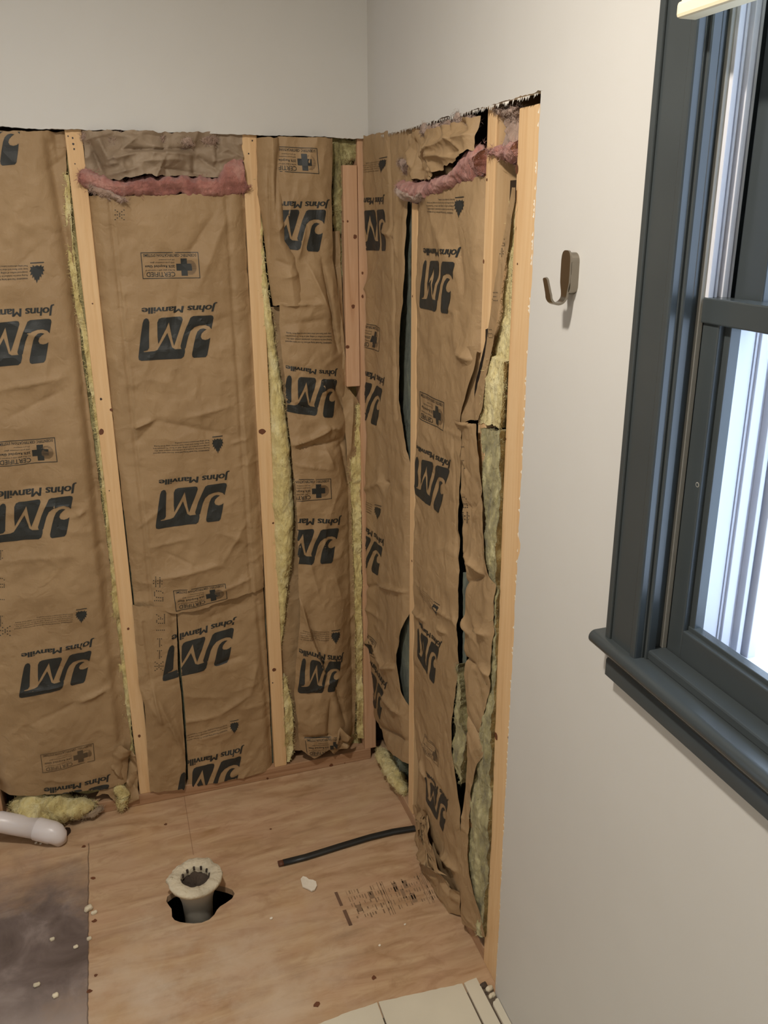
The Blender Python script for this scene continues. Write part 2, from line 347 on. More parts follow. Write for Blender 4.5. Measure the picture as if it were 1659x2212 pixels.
class Sheet:
    """a sheet of paper or wool standing over a wall plane: u along the wall, z up, h out of the wall"""
    def __init__(s, wall, left, right, top, bot, h, n=(60, 200), jag=0, seed=0, px=True, ph=0.0):
        s.wall = wall; cv = bw if wall == 'B' else rw
        f = (lambda p: [cv(x, y, ph) for x, y in p]) if px else (lambda p: [tuple(q) for q in p])
        s.l = sorted(f(left), key=lambda p: p[1]); s.r = sorted(f(right), key=lambda p: p[1])
        s.t = f(top); s.b = f(bot); s.h = h; s.n = n; s.seed = seed; s.jag = jag; s.P = []; s.ph = ph; s.cv = cv; s.wisp = 0
    def L(s, z):
        u = np.interp(z, [p[1] for p in s.l], [p[0] for p in s.l])+s.jag*.5*fbm(np.asarray(z)*1., z*0+3, 50, s.seed, 3)
        return np.minimum(u, -.004) if s.wall == 'R' else u
    def R(s, z): return np.interp(z, [p[1] for p in s.r], [p[0] for p in s.r])+s.jag*.5*fbm(np.asarray(z)*1., z*0+9, 50, s.seed+5, 3)
    def edge(s, e, u, sd):
        e = sorted(e); return np.interp(u, [p[0] for p in e], [p[1] for p in e])+s.jag*fbm(np.asarray(u)*1., u*0+2, 70, s.seed+sd, 3)
    def T(s, u): return s.edge(s.t, u, 1)
    def Bo(s, u): return s.edge(s.b, u, 2)
    def pt(s, u, z, off=0):
        h = s.h(u, z)+off
        return np.stack([u, -h, z], -1) if s.wall == 'B' else np.stack([-h, u, z], -1)
    def q(s, quad): return [s.cv(x, y, s.ph) for x, y in quad]
    def put(s, shape, quad, mat='ink', flip=False, off=.0011, px=True):
        V, Fs = shape; a, b = V[:, 0], V[:, 1]
        if flip: a = 1-a
        W = bil(s.q(quad) if px else quad, a, b)
        s.P.append((W, Fs, mat, off))
    def logo(s, quad, px=True): s.put(_LG, quad, px=px)
    def name(s, quad, px=True): 
        V, Fs = text_shape('Johns Manville', .0, 3, 0, .95)
        for dx in (-.006, 0, .006): s.put((V+np.array([dx, 0]), Fs), quad, flip=True, px=px)
    def flame(s, quad, px=True): s.put(_FL, quad, px=px)
    def sub(s, quad, a0, b0, a1, b1, px=True):
        q = s.q(quad) if px else quad
        W = bil(q, np.array([a0, a1, a1, a0]), np.array([b0, b0, b1, b1])); return [tuple(p) for p in W]
    def warn(s, quad, lines=5, mat='ink', px=True):
        for k in range(lines):
            b0 = 1-(k+1)/lines; b1 = b0+.72/lines
            wfrac = [1, .97, 1, .98, .62][k]
            s.put(text_shape(WARN[k], .006 if k else .012, 1), s.sub(quad, 1-wfrac, b0, 1, b1, px), flip=True, mat=mat, px=False)
    def cert(s, quad, mat='ink', px=True):
        t = .012; A = s.sub
        for (a0, b0, a1, b1) in ((0, 0, 1, .025), (0, .975, 1, 1), (0, 0, t, 1), (1-t, 0, 1, 1)):
            s.put(tess([[(0, 0), (1, 0), (1, 1), (0, 1)]], 8 if a1-a0 > .5 else 0, 4), A(quad, a0, b0, a1, b1, px), mat=mat, px=False)
        s.put(text_shape('SCIENTIFIC CERTIFICATION SYSTEMS', .012, 1), A(quad, .04, .06, .96, .17, px), flip=True, mat=mat, px=False)
        s.put(text_shape('CERTIFIED', .004, 3), A(quad, .07, .75, .57, .93, px), flip=True, mat=mat, px=False)
        s.put(text_shape('for fiber glass with a minimum of', .006, 1), A(quad, .06, .64, .57, .71, px), flip=True, mat=mat, px=False)
        s.put(text_shape('25% Recycled Glass', .014, 1), A(quad, .06, .46, .57, .59, px), flip=True, mat=mat, px=False)
        s.put(text_shape('20% post-consumer glass', .006, 1), A(quad, .15, .35, .57, .42, px), flip=True, mat=mat, px=False)
        s.put(text_shape('5% pre-consumer', .006, 1), A(quad, .3, .25, .57, .31, px), flip=True, mat=mat, px=False)
        # striped globe behind the cross
        st = []
        for k in range(14):
            y = -1+(k+.5)/7; wx = math.sqrt(max(0, 1-y*y)); st.append([(.5-.5*wx, .5+.5*y-.018), (.5+.5*wx, .5+.5*y-.018), (.5+.5*wx, .5+.5*y+.018), (.5-.5*wx, .5+.5*y+.018)])
        s.put(tess(st), A(quad, .73, .30, .95, .86, px), mat='globe', off=.0008, px=False)
        s.put(tess([CROSS], 3, 3), A(quad, .60, .24, .87, .90, px), mat=mat, px=False)
    def dots(s, ch, cx, cy, wpx, hpx, mat='ink'):
        rows = DOT[ch]; pol = []
        for j in range(7):
            for i in range(5):
                if rows[j][i] == '1':
                    a = 1-(i+.5)/5; b = 1-(j+.5)/7
                    pol.append([(a+.062*math.cos(t*math.pi/3), b+.045*math.sin(t*math.pi/3)) for t in range(6)])
        q = [(cx-wpx/2, cy-hpx/2), (cx+wpx/2, cy-hpx/2), (cx+wpx/2, cy+hpx/2), (cx-wpx/2, cy+hpx/2)]
        s.put(tess(pol), q, mat=mat)
    def obj(s, name, parent, mat='kraft', skirt=0, **k):
        nu, nv = s.n; S, Tt = np.meshgrid(np.linspace(0, 1, nu), np.linspace(0, 1, nv))
        # start from mean rows, then bend the rows to the top and bottom outlines
        zt = max(p[1] for p in s.t); zb = min(p[1] for p in s.b)
        z = zb+(zt-zb)*Tt; u = None
        for _ in range(3):
            u = s.L(z)*(1-S)+s.R(z)*S
            z = s.Bo(u)*(1-Tt)+s.T(u)*Tt
        u = s.L(z)*(1-S)+s.R(z)*S
        P = s.pt(u, z).reshape(-1, 3); idx = np.arange(nu*nv).reshape(nv, nu)
        F = np.stack([idx[:-1, :-1], idx[:-1, 1:], idx[1:, 1:], idx[1:, :-1]], -1).reshape(-1, 4)
        V = [P]; Fs = [list(map(tuple, F))]; mats = [mat]; MI = [0]*len(F); off = len(P)
        if skirt:
            ring = list(idx[0, :])+list(idx[1:, -1])+list(idx[-1, -2::-1])+list(idx[-2:0:-1, 0])
            ax = 1 if s.wall == 'B' else 0
            Q = P[ring].copy(); Q[:, ax] = skirt; V.append(Q); n = len(ring)
            Fs.append([(ring[i], ring[(i+1) % n], off+(i+1) % n, off+i) for i in range(n)]); MI += [0]*n; off += n
        for W, f, mt, o in s.P:
            if mt not in mats: mats.append(mt)
            cu = np.array([[W[i] for i in t] for t in f]).mean(1)
            ok = (cu[:, 1] < s.T(cu[:, 0])-.001) & (cu[:, 1] > s.Bo(cu[:, 0])+.001)
            a, bb = s.L(cu[:, 1]), s.R(cu[:, 1]); lo, hi = np.minimum(a, bb)+.001, np.maximum(a, bb)-.001
            ok &= (cu[:, 0] > lo) & (cu[:, 0] < hi)
            fk = [t for t, g in zip(f, ok) if g]
            if not fk: continue
            V.append(s.pt(W[:, 0], W[:, 1], o)); Fs.append([tuple(i+off for i in t) for t in fk]); MI += [mats.index(mt)]*len(fk); off += len(W)
        if (mat in ('yellow', 'olive') or s.wisp) and min(nu, nv) > 10:
            rn = np.random.RandomState(s.seed+3); cnt = 2200 if nv > 200 else 700
            nn = np.tile([0, -1., 0] if s.wall == 'B' else [-1., 0, 0], (len(P), 1))
            sel = np.concatenate([idx[:, 0], idx[:, -1], idx[:, 1], idx.reshape(-1)[rn.randint(0, len(P), nv*2)], idx[0, :], idx[-1, :]] if s.wisp else [idx[:, 0], idx[:, -1], idx[:, 1], idx.reshape(-1)[rn.randint(0, len(P), nv*2)]])
            v2, f2 = wisps([], [], P[sel], nn[sel], cnt, rn, .011)
            V.append(np.array(v2)); Fs.append([tuple(i+off for i in f) for f in f2]); MI += [0]*len(f2); off += len(v2)
        me = mesh_from(name, np.concatenate(V), sum(Fs, []), mats, MI)
        for p in me.polygons: p.use_smooth = p.material_index == 0
        bm = bmesh.new(); bm.from_mesh(me)
        bmesh.ops.delete(bm, geom=[v for v in bm.verts if not v.link_faces], context='VERTS'); bm.to_mesh(me); bm.free()
        return link(name, me, parent, **k)

def paper(base, bulge, lo, hi, seed, wr=.004, big=.012, creases=(), nrand=26, z0=0, z1=1.75, edge=.03):
    """height function: pillow between lo and hi, soft billows, crisp random creases, traced creases (wall coords)"""
    rnd = random.Random(seed); cs = []
    for _ in range(nrand):
        u0 = rnd.uniform(min(lo, hi), max(lo, hi)); zz = rnd.uniform(z0, z1); an = rnd.gauss(0, .7) if rnd.random() < .65 else rnd.uniform(-1.6, 1.6)
        ln = rnd.uniform(.04, .16); cs.append(((u0, zz), (u0+ln*math.cos(an), zz+ln*math.sin(an)), rnd.uniform(.004, .012), rnd.uniform(-1, 1)*wr, 'f'))
    cs += list(creases)
    def h(u, z):
        u = np.asarray(u, float); z = np.asarray(z, float)
        s = np.clip((u-lo)/(hi-lo), 0, 1); prof = np.clip(np.minimum(s, 1-s)*abs(hi-lo)/edge, 0, 1); prof = np.sin(prof*math.pi/2)**.8
        H = base+bulge*prof*(.75+.5*(1-(2*s-1)**2)*.5)
        H = H+big*prof*fbm(u*1.6, z, 4.5, seed, 3)+wr*.7*(1-np.abs(fbm(u*1.2, z, 13, seed+50, 3)*2.4))
        for p0, p1, wd, am, kd in cs:
            q, sg, t = seg(u, z, p0, p1)
            if kd == 'f': H = H+am*np.exp(-q/wd)*np.clip(np.sin(np.pi*np.clip(t, .02, .98)), 0, 1)**.5
            elif kd == 'r': H = H+am*np.exp(-(q/wd)**2)
            else: H = H+am*(.5+.5*np.tanh(sg/wd))*np.exp(-np.clip(q-.03, 0, 9)/.02)
        return H
    return h
def wool(base, amp, seed, lo=None, hi=None, bulge=0.0):
    def h(u, z):
        u = np.asarray(u, float); z = np.asarray(z, float); H = base+amp*fbm(u, z*.7, 22, seed, 5, .62)*1.3
        if lo is not None:
            s = np.clip((u-lo)/(hi-lo), 0, 1); H = H+bulge*np.sqrt(np.clip(4*s*(1-s), 0, 1))
        return H
    return h
def blob(name, path, rad, mat, parent=None, seed=0, amp=.25, nseg=26, ring=22, flat=(1, 1, 1), fuzz=0, **k):
    """lumpy tuft swept along a path"""
    P = [np.array(p, float) for p in path]; V = []; n = len(P)
    d = [0]
    for i in range(1, n): d.append(d[-1]+np.linalg.norm(P[i]-P[i-1]))
    ts = np.linspace(0, d[-1], nseg); C = np.stack([np.interp(ts, d, [p[j] for p in P]) for j in range(3)], -1); rr = np.interp(ts, d, rad)
    for i in range(nseg):
        t = C[min(i+1, nseg-1)]-C[max(i-1, 0)]; t /= np.linalg.norm(t)+1e-9
        a = np.cross(t, [0, 0, 1.]); a = a/np.linalg.norm(a) if np.linalg.norm(a) > .05 else np.array([1., 0, 0]); b2 = np.cross(a, t)
        e = i/(nseg-1); cap = math.sqrt(max(0.0, 1-(abs(2*e-1))**6)); cap = max(cap, .02)
        for j in range(ring):
            an = 2*math.pi*j/ring
            nz = 1+amp*2*float(fbm(np.array(ts[i]*1.0+math.cos(an)*.03), np.array(math.sin(an)*.03+seed), 28, seed, 5, .65))
            o = (a*math.cos(an)+b2*math.sin(an))*rr[i]*cap*nz
            V.append(C[i]+o*np.array(flat))
    F = [(i*ring+j, i*ring+(j+1) % ring, (i+1)*ring+(j+1) % ring, (i+1)*ring+j) for i in range(nseg-1) for j in range(ring)]
    F += [tuple(range(ring))[::-1], tuple(range((nseg-1)*ring, nseg*ring))]
    if fuzz:
        rn = np.random.RandomState(seed+5); base = np.array(V); cen = np.repeat(C, ring, 0)
        area = d[-1]*max(rad); V, F = wisps(V, F, base, base-cen, int(min(2600, 500+area*400000*fuzz)), rn, .010+.18*max(rad))
    return link(name, mesh_from(name, V, F, [mat]), parent, True, **k)
def wisps(V, F, base, nrm, count, rn, ln):
    V = list(V); F = list(F)
    for k in rn.randint(0, len(base), count):
        n = nrm[k]/(np.linalg.norm(nrm[k])+1e-9); t = rn.normal(size=3); t -= n*(t@n)*.75; t /= np.linalg.norm(t)+1e-9
        p = base[k]+rn.normal(size=3)*.0025-n*.001; l = ln*rn.uniform(.4, 1.1); c1 = p+t*l*.5+n*l*.16; c2 = p+t*l+n*l*rn.uniform(-.15, .28)
        s_ = np.cross(t, n)*rn.uniform(.00025, .0006); o = len(V)
        V += [tuple(p-s_), tuple(p+s_), tuple(c1+s_*.8), tuple(c1-s_*.8), tuple(c2)]; F += [(o, o+1, o+2, o+3), (o+3, o+2, o+4)]
    return V, F
def tube(name, path, r, mat, parent=None, ring=24, cap=True, **k):
    P = [np.array(p, float) for p in path]; V = []; n = len(P); R = r if isinstance(r, (list, tuple)) else [r]*n
    ref = None
    for i in range(n):
        t = P[min(i+1, n-1)]-P[max(i-1, 0)]; t /= np.linalg.norm(t)
        if ref is None: ref = np.cross(t, [0, 0, 1.]) if abs(t[2]) < .9 else np.array([1., 0, 0])
        a = ref-t*(ref@t); a /= np.linalg.norm(a); ref = a; b2 = np.cross(t, a)
        for j in range(ring):
            an = 2*math.pi*j/ring; V.append(P[i]+(a*math.cos(an)+b2*math.sin(an))*R[i])
    F = [(i*ring+j, i*ring+(j+1) % ring, (i+1)*ring+(j+1) % ring, (i+1)*ring+j) for i in range(n-1) for j in range(ring)]
    if cap: F += [tuple(range(ring))[::-1], tuple(range((n-1)*ring, n*ring))]
    return link(name, mesh_from(name, V, F, [mat]), parent, True, **k)

# ================================================================= STRUCTURE
T = .0127; ZC = 1.860
rnd = random.Random(3)
def jline(p0, p1, step, amp, seed):
    n = max(2, int(math.hypot(p1[0]-p0[0], p1[1]-p0[1])/step)); out = []; r = random.Random(seed)
    dx, dy = p1[0]-p0[0], p1[1]-p0[1]; l = math.hypot(dx, dy); nx, ny = -dy/l, dx/l
    for i in range(n+1):
        a = amp*(r.uniform(-1, 1)*.5+float(vnoise(np.array(i*.22), np.array(seed*1.3), seed))*2.4)
        if i in (0, n): a = 0
        out.append((p0[0]+dx*i/n+nx*a, p0[1]+dy*i/n+ny*a))
    return out
def on_back(u, v, d): return (u, d, v)
def on_right(u, v, d): return (d, u, v)
g = Geo()
poly = jline((-2.4, ZC+.010), (-T, ZC-.002), .006, .0016, 4)+[(-T, 2.44), (-2.4, 2.44)]
g.prism(poly, on_back, -T, 0, 'paint', 'gypsum')
g.obj('wall_back', kind='structure')
g = Geo()
ZT = 1.856; YE = -.933
# strip over the shower opening
g.prism(jline((.0, ZT), (YE-.01, ZT+.004), .006, .0022, 8)+[(YE-.01, 2.44), (.0, 2.44)], on_right, -T, 0, 'paint', 'gypsum')
edge = jline((YE-.002, ZT+.004), (YE+.004, 0.0), .009, .0020, 12)
# small torn notch where the board broke beside the post
ntc = rw(1120, 1180, T)[1]
edge = [(y-.010*math.exp(-((z-ntc)/.018)**2), z) for y, z in edge]
WY0, WY1, WZ0, WZ1 = -1.338, -2.10, 1.075, 2.05
g.prism(edge+[(WY0, 0), (WY0, 2.44), (YE-.01, 2.44), (YE-.01, ZT+.004)], on_right, -T, 0, 'paint', 'plaster')
rs = random.Random(31)
for k in range(150):
    y = rs.uniform(-.93, -.02); l = rs.uniform(.002, .007); a = rs.uniform(-.004, .004)
    g.add([(-T-.0006, y-.003, ZT+.002), (-T-.0006, y+.003, ZT+.002), (-T-.0012, y+a, ZT-l)], [(0, 1, 2)], 'gypsum')
for k in range(90):
    z = rs.uniform(.02, 1.84); l = rs.uniform(.001, .005)
    g.add([(-T-.0006, YE-.001, z-.004), (-T-.0006, YE-.001, z+.004), (-T-.0012, YE+l, z+rs.uniform(-.004, .004))], [(0, 1, 2)], 'plaster')
g.prism([(WY0, 0), (WY1, 0), (WY1, WZ0), (WY0, WZ0)], on_right, -T, 0, 'paint')
g.prism([(WY0, WZ1), (WY1, WZ1), (WY1, 2.44), (WY0, 2.44)], on_right, -T, 0, 'paint')
g.prism([(WY1, 0), (-3.6, 0), (-3.6, 2.44), (WY1, 2.44)], on_right, -T, 0, 'paint')
g.obj('wall_right', kind='structure')
Geo().box((-2.42, -3.6, 0), (-2.4, 0, 2.44), 'paint').obj('wall_left', kind='structure')
Geo().box((-2.42, -3.62, 0), (0, -3.6, 2.44), 'paint').obj('wall_front', kind='structure')
Geo().box((-2.42, -3.62, 2.44), (.11, .11, 2.46), 'ceiling').obj('ceiling', kind='structure')
# outer sheathing that closes the bays
g = Geo(); g.box((-2.42, .089, -.02), (.102, .102, 2.44), 'sheath')
g.box((.089, -1.2, -.02), (.102, .089, 2.44), 'sheath')
g.box((.089, WY0, -.02), (.102, -1.2, 2.44), 'sheath').box((.0, -3.6, -.02), (.10, WY1, 2.44), 'sheath').box((.0, WY1, -.02), (.10, WY0, WZ0-.02), 'sheath').box((.0, WY1, WZ1+.02), (.10, WY0, 2.44), 'sheath')
g.obj('wall_outer_sheathing', kind='structure')

# subfloor with the drain hole cut through it
HC = fl(430, 1932); 
hole = []
for i in range(28):
    a = 2*math.pi*i/28; r = 1+.13*math.sin(3*a+.8)+.07*math.sin(5*a+2)
    hole.append((-.618+.080*r*math.cos(a), -.437+.062*r*math.sin(a)))
bm = bmesh.new()
out = [(-2.4, -3.6), (.1, -3.6), (.1, .09), (-2.4, .09)]
vo = [bm.verts.new((x, y, 0)) for x, y in out]; vh = [bm.verts.new((x, y, 0)) for x, y in hole]
ed = [bm.edges.new((vo[i], vo[(i+1) % 4])) for i in range(4)]+[bm.edges.new((vh[i], vh[(i+1) % 28])) for i in range(28)]
bmesh.ops.triangle_fill(bm, edges=ed, use_beauty=True)
bm.faces.ensure_lookup_table()
ex = bmesh.ops.extrude_face_region(bm, geom=bm.faces[:]); 
for v in ex['geom']:
    if isinstance(v, bmesh.types.BMVert): v.co.z -= .018
bmesh.ops.recalc_face_normals(bm, faces=bm.faces)
me = bpy.data.meshes.new('floor'); bm.to_mesh(me); bm.free(); me.materials.append(M['plywood']); 
link('floor', me, kind='structure')
g = Geo(); g.box((-.8, -.62, -.20), (-.44, -.26, -.19), 'void').box((-.8, -.62, -.2), (-.79, -.26, -.019), 'void').box((-.45, -.62, -.2), (-.44, -.26, -.019), 'void').box((-.8, -.27, -.2), (-.44, -.26, -.019), 'void').box((-.8, -.62, -.2), (-.44, -.61, -.019), 'void')
g.obj('floor_cavity', kind='structure')
# panel stamp and knots / screws pressed in the plywood surface
g = Geo(); A = [fl(722, 1928), fl(935, 1882), fl(962, 1942), fl(753, 2001)]
def stq(a0, b0, a1, b1, mat):
    W = bil(A, np.array([a0, a1, a1, a0]), np.array([b0, b0, b1, b1])); g.add([(x, y, .0006) for x, y in W], [(0, 1, 2, 3)], mat)
r = random.Random(5)
stq(0, 0, .03, .42, 'stampdark'); stq(.005, .55, .04, 1, 'stampdark')
for xx in (.42, .45, .47, .83, .865, .88): stq(xx, -.03, xx+.006, 1.03, 'stampink')
for k in range(34):
    a = .08+.9*((k*7) % 34)/34; 
    for j in range(5):
        b0 = .04+j*.19; 
        if r.random() < .62: stq(a, b0, a+r.uniform(.004, .014), b0+r.uniform(.06, .16), 'stampink')
for (a, b0, ww, hh) in ((.56, .1, .04, .3), (.61, .35, .035, .3), (.66, .1, .045, .25), (.68, .55, .05, .3), (.93, .15, .03, .3), (.94, .6, .03, .3), (.14, .5, .05, .2), (.3, .2, .05, .22)):
    stq(a, b0, a+ww, b0+hh, 'stampink')
for (x, y, s) in ((358, 1781, 5), (201, 1897, 6), (204, 1990, 6), (193, 2142, 6), (207, 2107, 4), (181, 1829, 5), (585, 1791, 3), (893, 1692, 3), (684, 2171, 7), (808, 2112, 6)):
    p = fl(x, y); g.disc((p[0], p[1], .0007), (s*.0011, 0, 0), (0, s*.0010, 0), 'knot', 9, .3)
g.obj('floor_stamp_marks', kind='structure')

# tiled floor beyond the shower: individual tiles on a bed
g = Geo(); g.box((-2.4, -3.6, .0), (-T-.0005, -.905, .004), 'grout'); g.obj('floor_tile_bed', kind='structure')
def tile_poly(name, poly, z=.0095, label=None):
    gg = Geo(); gg.prism(poly, lambda u, v, d: (u, v, d), .0005, z, 'tile', 'plaster'); return gg.obj(name, kind='structure')
tile_top = jline((-.270, -.868), (-.075, -.884), .01, .0018, 21)
tile_poly('floor_tile', tile_top+[(-.075, -1.17), (-.270, -1.17)])
tile_poly('floor_tile', jline((-.58, -.888), (-.274, -.868), .01, .002, 22)+[(-.274, -1.17), (-.58, -1.17)])
tile_poly('floor_tile', jline((-.070, -.884), (-.038, -.880), .01, .001, 23)+[(-.034, -1.17), (-.069, -1.17)])
tile_poly('floor_tile', jline((-.031, -.955), (-.014, -.945), .004, .002, 24)+[(-.0135, -1.4), (-.026, -1.4)], .0105)
for i in range(-3, 8):
    for j in range(0, 8):
        x0 = -.270+.305*(-i) if False else -.58-.31*(i+3); y0 = -.885-.305*j
        if x0-.306 < -2.38 or y0 < -3.3: continue
        tile_poly('floor_tile', [(x0-.306, y0), (x0-.004, y0), (x0-.004, y0-.301), (x0-.306, y0-.301)])
for j in range(1, 8):
    y0 = -.885-.305*j+.02
    if y0 < -3.3: continue
    for (a, b_) in ((-.58, -.274), (-.270, -.075), (-.069, -.034)): tile_poly('floor_tile', [(a, y0), (b_, y0), (b_, y0-.301), (a, y0-.301)])
# rubble of broken mortar along the tile edge by the post
def crumb(name, x, y, s, mat, label, cat, group=None, z=0., seed=0):
    return blob(name, [(x-s, y-s*.3, z+s*.5), (x+s, y+s*.3, z+s*.5)], [s*.7, s*.8], mat, seed=seed, nseg=8, ring=9, amp=.35, label=label, cat=cat, group=group)
for i, (x, y, s) in enumerate(((-.030, -.902, .010), (-.020, -.913, .009), (-.034, -.922, .006), (-.022, -.932, .009))):
    crumb('mortar_crumb', x, y, s, ['rust', 'crust'][i % 2], 'lump of broken mortar in the gap at the foot of the wide corner post', 'mortar crumb', 'broken mortar at the foot of the wide post', seed=i)

# ================================================================= LUMBER
def stud(name, wall, u0, u1, z0, z1, label, mat='stud', depth=.089, knots=(), nails=(), front=0.0, group=None, cat='stud', bev=.0025):
    """origin at the foot of the stud; knots / nails are (px,py,rx,rz) traced on its front face"""
    g = Geo(); c = (u0+u1)/2; base = (c, 0, z0) if wall == 'B' else (0, c, z0)
    if wall == 'B': g.box((u0-c, front, 0), (u1-c, depth, z1-z0), mat, bev)
    else: g.box((front, u0-c, 0), (depth, u1-c, z1-z0), mat, bev)
    for lst, mt in ((knots, 'knot'), (nails, 'nail_mark')):
        for (px, py, ru, rz) in lst:
            u, z = (bw if wall == 'B' else rw)(px, py, 0); u -= c; z -= z0
            if wall == 'B': g.disc((u, front-.0004, z), (ru, 0, 0), (0, 0, rz), mt, 12, .15)
            else: g.disc((front-.0004, u, z), (0, ru, 0), (0, 0, rz), mt, 12, .15)
    o = g.obj(name); o.location = base; return tag(o, label, cat, group)
PL = .038
stud('wall_stud', 'B', -1.146-.0, -1.108, PL, 2.43, 'pine wall stud cut off by the left edge of the photo beside the white pipe', mat='stud_pink', group=None)
stud('wall_stud', 'B', -.738, -.700, PL, 2.43, 'pine wall stud left of the stamped paper, with four dark nail holes at its top',
     knots=((219, 933, .006, .008), (277, 1358, .0035, .004), (301, 1590, .004, .005), (240, 885, .004, .004), (200, 656, .002, .002)),
     nails=((147, 294, .0016, .0018), (157, 298, .0020, .0022), (158, 311, .0026, .0026), (160, 322, .0020, .0022), (162, 354, .0015, .0015), (218, 862, .003, .003), (236, 1060, .0015, .0015)))
stud('wall_stud', 'B', -.332, -.294, PL, 2.43, 'pine wall stud half covered by yellow fluffy insulation spilling over its right side',
     knots=((566, 932, .010, .008), (592, 1447, .006, .006), (590, 1130, .003, .003)), nails=((537, 332, .0018, .002), (545, 304, .0018, .002), (589, 1475, .002, .002)))
stud('wall_stud', 'B', -.038, -.001, PL, 2.43, 'narrow pine stud standing in the inside corner behind the hanging short block', mat='stud_pink',
     knots=((783, 590, .003, .004), (783, 640, .003, .005), (795, 617, .002, .002)))
stud('nailing_block', 'B', -.0785, -.0395, 1.222, 1.795, 'short pine block hanging left of the corner stud, ending in mid wall', mat='stud_pink', depth=.038,
     knots=((766, 511, .005, .006), (762, 662, .005, .006), (750, 749, .006, .005), (750, 478, .0025, .003), (740, 478, .002, .002)), cat='wood block', front=-.004)
stud('wall_stud', 'R', -.343, -.305, PL, 2.43, 'thin looking pine stud on the window side wall, nearest the corner', knots=((891, 640, .003, .003), (890, 1212, .004, .003)))
stud('wall_stud', 'R', -.747, -.709, PL, 2.43, 'pine stud on the window side wall beside the narrow bay, lower half covered by paper',
     knots=((1052, 388, .003, .003), (1045, 565, .003, .004)))
stud('wall_post', 'R', -.924, -.835, .0, 1.846, 'wide pine post at the cut edge of the painted wall',
     knots=((1117, 365, .005, .008), (1072, 1590, .007, .009), (1098, 1594, .003, .003), (1095, 850, .002, .002), (1093, 948, .002, .002), (1118, 570, .002, .002)), cat='post', bev=.003)
# plates
g = Geo(); g.box((-1.15, -.0, 0), (1.115, .089, PL), 'plate_x', .0025)
for (x, y, s) in ((570, 1683, .004), (706, 1655, .006), (735, 1650, .002)):
    p = bw(x, y); g.disc((p[0]+1.15, -.0004, p[1]), (s, 0, 0), (0, 0, s), 'knot', 10, .2)
o = g.obj('bottom_plate'); o.location = (-1.15, 0, 0)
for v in o.data.vertices: v.co.x = v.co.x*(1.15+1.15-.002)/(1.115+1.15)-.0 if v.co.x > 0 else v.co.x-.35+.35
tag(o, 'pine bottom plate lying on the plywood along the back wall', 'bottom plate')
g = Geo(); g.box((0.0005, -.834, 0), (.089, -.001, PL), 'plate_y', .0025)
o = g.obj('bottom_plate'); tag(o, 'pine bottom plate on the plywood under the window side wall, with broken edges', 'bottom plate')

# ================================================================= INSULATION
def W2(conv, pts): return [conv(*p) for p in pts]
def cr(conv, p0, p1, wd, am, kd='f'): return (conv(*p0), conv(*p1), wd, am*(1.45 if kd == 'f' else 1.0), kd)
# ---------- bay A (left of frame) ----------
bA = empty('insulation_batt', (-.95, .02, PL), label='kraft faced insulation batt at the left edge of the photo, lettering cut by the frame', cat='insulation batt')
xa0, xa1 = -1.106, -.760
ca = [cr(bw, (0, 840), (150, 812), .008, .007), cr(bw, (20, 900), (140, 840), .01, -.006), cr(bw, (165, 1110), (185, 1098), .006, .008), cr(bw, (100, 1090), (180, 1088), .004, .003),
      cr(bw, (0, 1210), (150, 1195), .012, .005), cr(bw, (165, 1515), (235, 1485), .007, .011), cr(bw, (20, 1490), (170, 1470), .01, .005), cr(bw, (60, 1560), (200, 1500), .01, -.004),
      cr(bw, (105, 310), (160, 640), .009, -.010, 'r'), cr(bw, (160, 640), (215, 1180), .008, -.009, 'r'), cr(bw, (215, 1180), (262, 1600), .009, -.008, 'r')]
A = Sheet('B', [(-130, 300), (-150, 1700)], [(143, 296), (143, 380), (150, 470), (163, 620), (176, 760), (203, 960), (232, 1180), (258, 1400), (272, 1530), (283, 1600), (272, 1700)],
          [(-200, 284), (300, 284)], [(-200, 1716), (60, 1712), (160, 1703), (230, 1700), (300, 1680)],
          paper(-.014, .026, xa0, xa1, 11, .0062, .016, ca, 34, z0=.05, z1=1.8), (84, 380), jag=.003, seed=2)
A.logo([(-118, 268), (47, 258), (45, 361), (-122, 366)])
A.warn([(-62, 573), (60, 571), (61, 604), (-60, 612)]); A.flame([(64, 567), (97, 565), (96, 611), (64, 612)])
A.name([(-42, 664), (117, 656), (114, 680), (-40, 686)]); A.logo([(-50, 696), (112, 687), (106, 786), (-56, 795)])
A.cert([(-10, 951), (119, 941), (125, 993), (-8, 1004)])
A.name([(-4, 1052), (165, 1037), (162, 1060), (-4, 1075)]); A.logo([(-4, 1083), (158, 1065), (151, 1156), (-14, 1171)])
A.warn([(30, 1335), (157, 1318), (157, 1339), (31, 1356)], mat='ink_soft'); A.flame([(163, 1310), (189, 1307), (188, 1341), (163, 1342)])
A.name([(47, 1401), (203, 1374), (200, 1393), (48, 1414)]); A.logo([(50, 1424), (198, 1400), (190, 1475), (42, 1499)])
A.cert([(88, 1620), (202, 1602), (205, 1640), (93, 1659)], 'ink_soft')
A.name([(96, 1690), (238, 1668), (236, 1685), (97, 1706)]); A.logo([(100, 1706), (236, 1690), (230, 1740), (96, 1765)])
for ch, y in (('1', 1196), ('5', 1255), ('-', 1290), ('1', 1335)): A.dots(ch, 2, y, 20, 22)
A.dots('*', 12, 1358, 26, 24)
A.obj('kraft_facing', bA)
F1 = Sheet('B', [(-130, 300), (-150, 1700)], [(150, 296), (196, 800), (258, 1318), (300, 1715)], [(-200, 288), (300, 288)], [(-200, 1728), (310, 1722)],
           wool(-.030, .012, 21), (70, 300), jag=.002)
F1.obj('glass_wool', bA, 'olive', skirt=.088)
